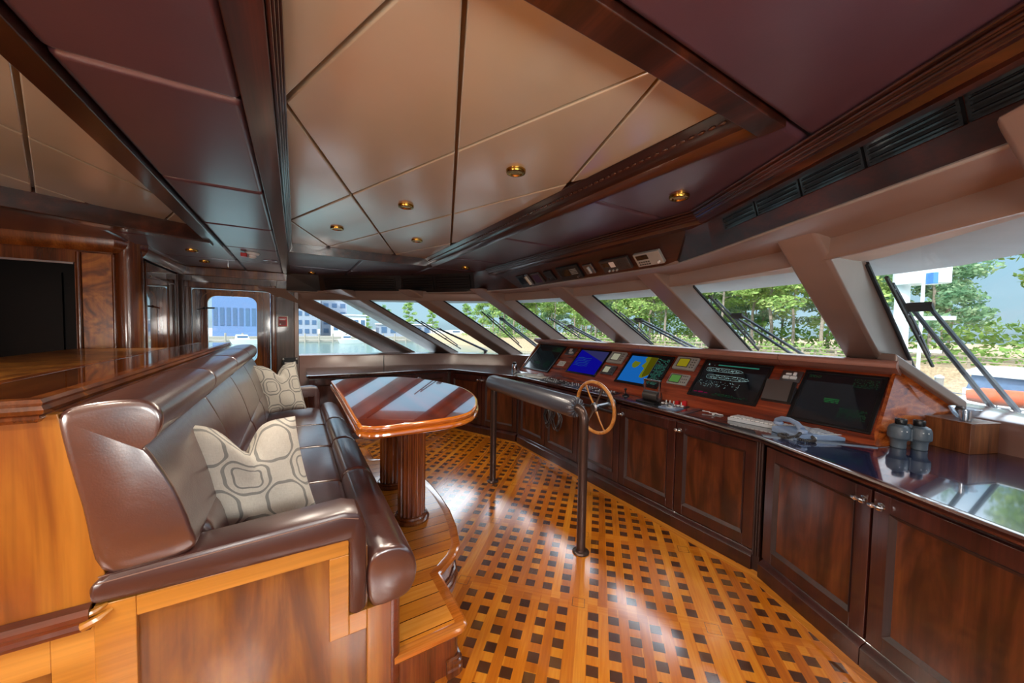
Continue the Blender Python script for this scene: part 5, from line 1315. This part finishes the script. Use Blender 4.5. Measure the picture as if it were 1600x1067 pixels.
for i,(x,y) in enumerate(((45,113.5),(50,113.5))):
    t=thing('parked_van',['white van parked on the far quay','second white van parked on the far quay'][i],'van',(x,y,-2.1)); obj('van_body',MB().extr([(0,.4),(4.6,.4),(4.6,1.2),(3.9,1.4),(3.3,2.1),(0,2.1)],lambda u,v,w:V((x+u,y+w,-2.1+v)),0,1.9),M['white'],t,bev=.1); 
    obj('van_windows',MB().box((x+.5,y-.03,-.75),(x+3.1,y,-.25)),M['win_dark'],t)
    for u in (.9,3.7): obj('wheel',MB().cyl((x+u,y-.02,-1.72),(x+u,y+.3,-1.72),.36,14),M['rubber'],t)
# ---- neighbouring yacht ahead of the bow
YB0=len(bpy.data.objects); YSET=set(bpy.data.objects)
t=thing('motor_yacht','white motor yacht moored beyond the tissue box window','yacht',(23,-1,-3.1))
hp=[(19.6,4.6),(19.2,3.2),(19.2,-12),(25,-12),(25,2.5),(22.8,5.6)]
hp=[(19.4,-12),(25.4,-12),(25.4,2.0),(23.8,5.2),(22.4,6.6),(20.9,5.2),(19.4,2.0)]
obj('hull',MB().rings([[V((22.4+(x-22.4)*.86,y*.96,-3.2)) for x,y in hp],[V((x,y,-1.95)) for x,y in hp]]),M['white'],t,ang=30)
ch=[(20.2,-11),(24.6,-11),(24.6,.2),(23.4,2.6),(21.4,2.6),(20.2,.2)]
obj('cabin',MB().rings([[V((x,y,-1.95)) for x,y in ch],[V((x,y,-1.25)) for x,y in ch]]),M['white'],t,ang=30)
obj('window_band',MB().rings([[V((22.4+(x-22.4)*.97,y*.97,-1.25)) for x,y in ch],[V((22.4+(x-22.4)*.90,y*.93,-.72)) for x,y in ch]]),M['win_dark'],t,ang=30)
obj('cabin_roof',MB().rings([[V((22.4+(x-22.4)*1.0,y,-.72)) for x,y in ch],[V((22.4+(x-22.4)*1.02,y*1.01,-.62)) for x,y in ch],[V((22.4+(x-22.4)*.8,y*.9,-.45)) for x,y in ch]]),M['white'],t,ang=30)
rl=MB()
for z in (-1.6,-1.3): rl.tube([(19.5,-12,z),(19.5,2.0,z),(21,5.1,z),(22.4,6.4,z)],.02,5)
for i in range(12): rl.cyl((19.5,-11+i*1.15,-1.95),(19.5,-11+i*1.15,-1.3),.018,6)
obj('guard_rail',rl,M['steel'],t)
o=obj('fender_tube',MB().tube([(17.6,2.05,-2.15),(17.6,1.75,-2.12),(17.6,-6,-2.12)],[.16,.24,.24],16),M['orange']); props(o,'long orange tube fender lying along the white yacht','fender')
t=thing('mooring_post','grey timber mooring pile rising in front of the white yacht','pile',(18.5,2.55,-3.2)); obj('pile_shaft',MB().cyl((18.5,2.75,-3.2),(18.5,2.75,-.7),.11,10),plain('pile_wood','98928a',.9),t); obj('pile_cap',MB().lathe([(.12,0),(.12,.05),(0,.12)],(18.5,2.75,-.72),n=10),M['brow'],t)
t=thing('mooring_post','pair of grey piles at the far side of the orange fender','pile',(18.2,.65,-3.2)); obj('pile_shaft',MB().cyl((18.2,.85,-3.2),(18.2,.85,-1.0),.13,10),bpy.data.materials['pile_wood'],t); obj('pile_shaft',MB().cyl((18.3,.45,-3.2),(18.3,.45,-1.1),.13,10),bpy.data.materials['pile_wood'],t)
for o in set(bpy.data.objects)-YSET:
    if o.parent is None: o.location.z+=.8 if o.name!='fender_tube' else 1.85
YSET=set(bpy.data.objects)
t=thing('radar_mast','white radar tower with stacked domes and a broad top platform ahead of the bow','radar mast',(21.6,4.2,-2))
obj('tower',MB().lathe([(.32,-1.95),(.28,.6),(.24,2.2),(.22,4.4)],(21.6,4.35,0),n=20),M['white'],t)
obj('satellite_dome',MB().sph((21.5,4.5,.55),(.62,.62,.75),18,12),M['white'],t); obj('satellite_dome',MB().sph((21.5,4.5,-.75),(.62,.62,.6),18,12),M['white'],t)
obj('platform',MB().rings([[V((21.6+.6*math.cos(a),3.86+.8*math.sin(a),z)) for a in [2*PI*k/24 for k in range(24)]] for z in (4.35,4.5,5.1)]),M['white'],t,ang=40)
obj('crosstree',MB().box((21.4,2.9,2.9),(21.7,5.0,3.05)).box((21.4,3.2,1.6),(21.7,4.9,1.72)),M['white'],t)
t=thing('flag_pole','slim white pole with a small blue flag beside the radar tower','flag pole',(19.5,3.5,-3)); obj('pole_shaft',MB().cyl((19.5,3.42,-3),(19.5,3.42,4.6),.05,8),M['white'],t)
fl_=MB(); q=[[V((19.5,3.38-.8*i/6,4.5-.75*j+.05*math.sin(i))) for i in range(7)] for j in range(2)]
fl_.rings([[V((19.5+.05*math.sin(i*1.2),3.38-.05*i,4.55)),V((19.5+.05*math.sin(i*1.2),3.38-.05*i,4.15)),V((19.515+.05*math.sin(i*1.2),3.38-.05*i,4.15)),V((19.515+.05*math.sin(i*1.2),3.38-.05*i,4.55))] for i in range(7)]); obj('flag',fl_,plain('blue_flag','4a7fbf',.7),t)

for o in set(bpy.data.objects)-YSET:
    if o.parent is None: o.location.z-=.8
# ================================================================== LIGHT, SKY, CAMERA
# added globe lamps behind the camera that brighten ceiling and cabin, no bridge fittings
def globe(x,y,z,r,label,k=.85):
    t=thing('fill_lamp',label,'lamp',(x,y,0),'added fill lamps behind the camera')
    obj('fill_globe',MB().sph((x,y,z),r,24,16),GLOBE,t); obj('fill_stand',MB().lathe([(.14,0),(.14,.02),(.015,.03),(.015,z-r-.04),(.05,z-r-.01),(.05,z-r+.02)],(x,y,0),n=20),M['brass'],t)
    l=bpy.data.lights.new('fill_bulb','POINT'); l.energy=FILL_W*k; l.color=(1,.95,.88); l.shadow_soft_size=r; o=link(bpy.data.objects.new('fill_bulb',l)); o.location=(x,y,z)
    o.visible_glossy=True
GLOBE=NT('fill_globe_shell'); tr_=GLOBE.n('ShaderNodeBsdfTransparent'); tr_.inputs[0].default_value=(.97,.97,.97,1); df_=GLOBE.n('ShaderNodeBsdfTranslucent'); mx_=GLOBE.n('ShaderNodeMixShader'); mx_.inputs[0].default_value=.15; GLOBE.l(tr_.outputs[0],mx_.inputs[1]); GLOBE.l(df_.outputs[0],mx_.inputs[2]); GLOBE.l(mx_.outputs[0],GLOBE.out.inputs[0]); GLOBE=GLOBE.m
globe(-.45,-.82,1.5,.24,'added fill globe by the starboard side windows'); globe(.45,-.80,1.45,.22,'added fill globe at the starboard end of the counter'); globe(-2.3,.2,1.25,.24,'added fill globe in the aft starboard corner of the bridge',1.5)

sun=bpy.data.lights.new('sun','SUN'); sun.energy=SUN; sun.angle=.01; sun.color=(1,.94,.84)
so=link(bpy.data.objects.new('sun',sun)); so.rotation_euler=(math.radians(48),0,math.radians(-62))
W=bpy.data.worlds.new('World'); SC.world=W; W.use_nodes=True; nt=W.node_tree; nt.nodes.clear()
o_=nt.nodes.new('ShaderNodeOutputWorld'); bg=nt.nodes.new('ShaderNodeBackground'); tc=nt.nodes.new('ShaderNodeTexCoord'); sx=nt.nodes.new('ShaderNodeSeparateXYZ'); rp=nt.nodes.new('ShaderNodeValToRGB')
nt.links.new(tc.outputs['Generated'],sx.inputs[0]); nt.links.new(sx.outputs[2],rp.inputs[0])
el=rp.color_ramp.elements
for p_,c_ in ((.0,(.50,.70,.80,1)),(.015,(.58,.84,.96,1)),(.24,(.45,.80,1.08,1)),(.42,(4.8,5.2,5.7,1)),(.6,(4.8,5.3,5.8,1))): 
    q=el.new(p_) if p_>0 and p_<1 else el[0]; q.position=p_; q.color=c_
el[-1].position=1; el[-1].color=(.9,1.25,1.9,1)
bg.inputs[1].default_value=SKY
nt.links.new(rp.outputs[0],bg.inputs[0]); nt.links.new(bg.outputs[0],o_.inputs[0])
cam=bpy.data.cameras.new('camera'); co_=link(bpy.data.objects.new('camera',cam))
f_,pitch,roll,yaw=558.1,math.radians(2.3726),math.radians(1.002),math.radians(31.283)
cam.sensor_fit='HORIZONTAL'; cam.sensor_width=36; cam.lens=f_/1600*36; cam.clip_start=.05; cam.clip_end=800
s_,c_=math.sin(yaw),math.cos(yaw)
Fv=V((s_*math.cos(pitch),c_*math.cos(pitch),-math.sin(pitch))); R0=V((c_,-s_,0)); U0=R0.cross(Fv)
Rv=R0*math.cos(roll)+U0*math.sin(roll); Uv=-R0*math.sin(roll)+U0*math.cos(roll)
m=Matrix((Rv,Uv,-Fv)).transposed().to_4x4(); m.translation=V((0,0,1.55)); co_.matrix_world=m
SC.camera=co_
vs=SC.view_settings; vs.view_transform='Standard'; vs.look='None'; vs.exposure=EXPO; vs.gamma=1; vs.use_curve_mapping=False
SC.cycles.max_bounces=10; SC.cycles.diffuse_bounces=5; SC.cycles.glossy_bounces=5; SC.cycles.transparent_max_bounces=16
SC.cycles.caustics_reflective=False; SC.cycles.caustics_refractive=False; SC.cycles.sample_clamp_indirect=6
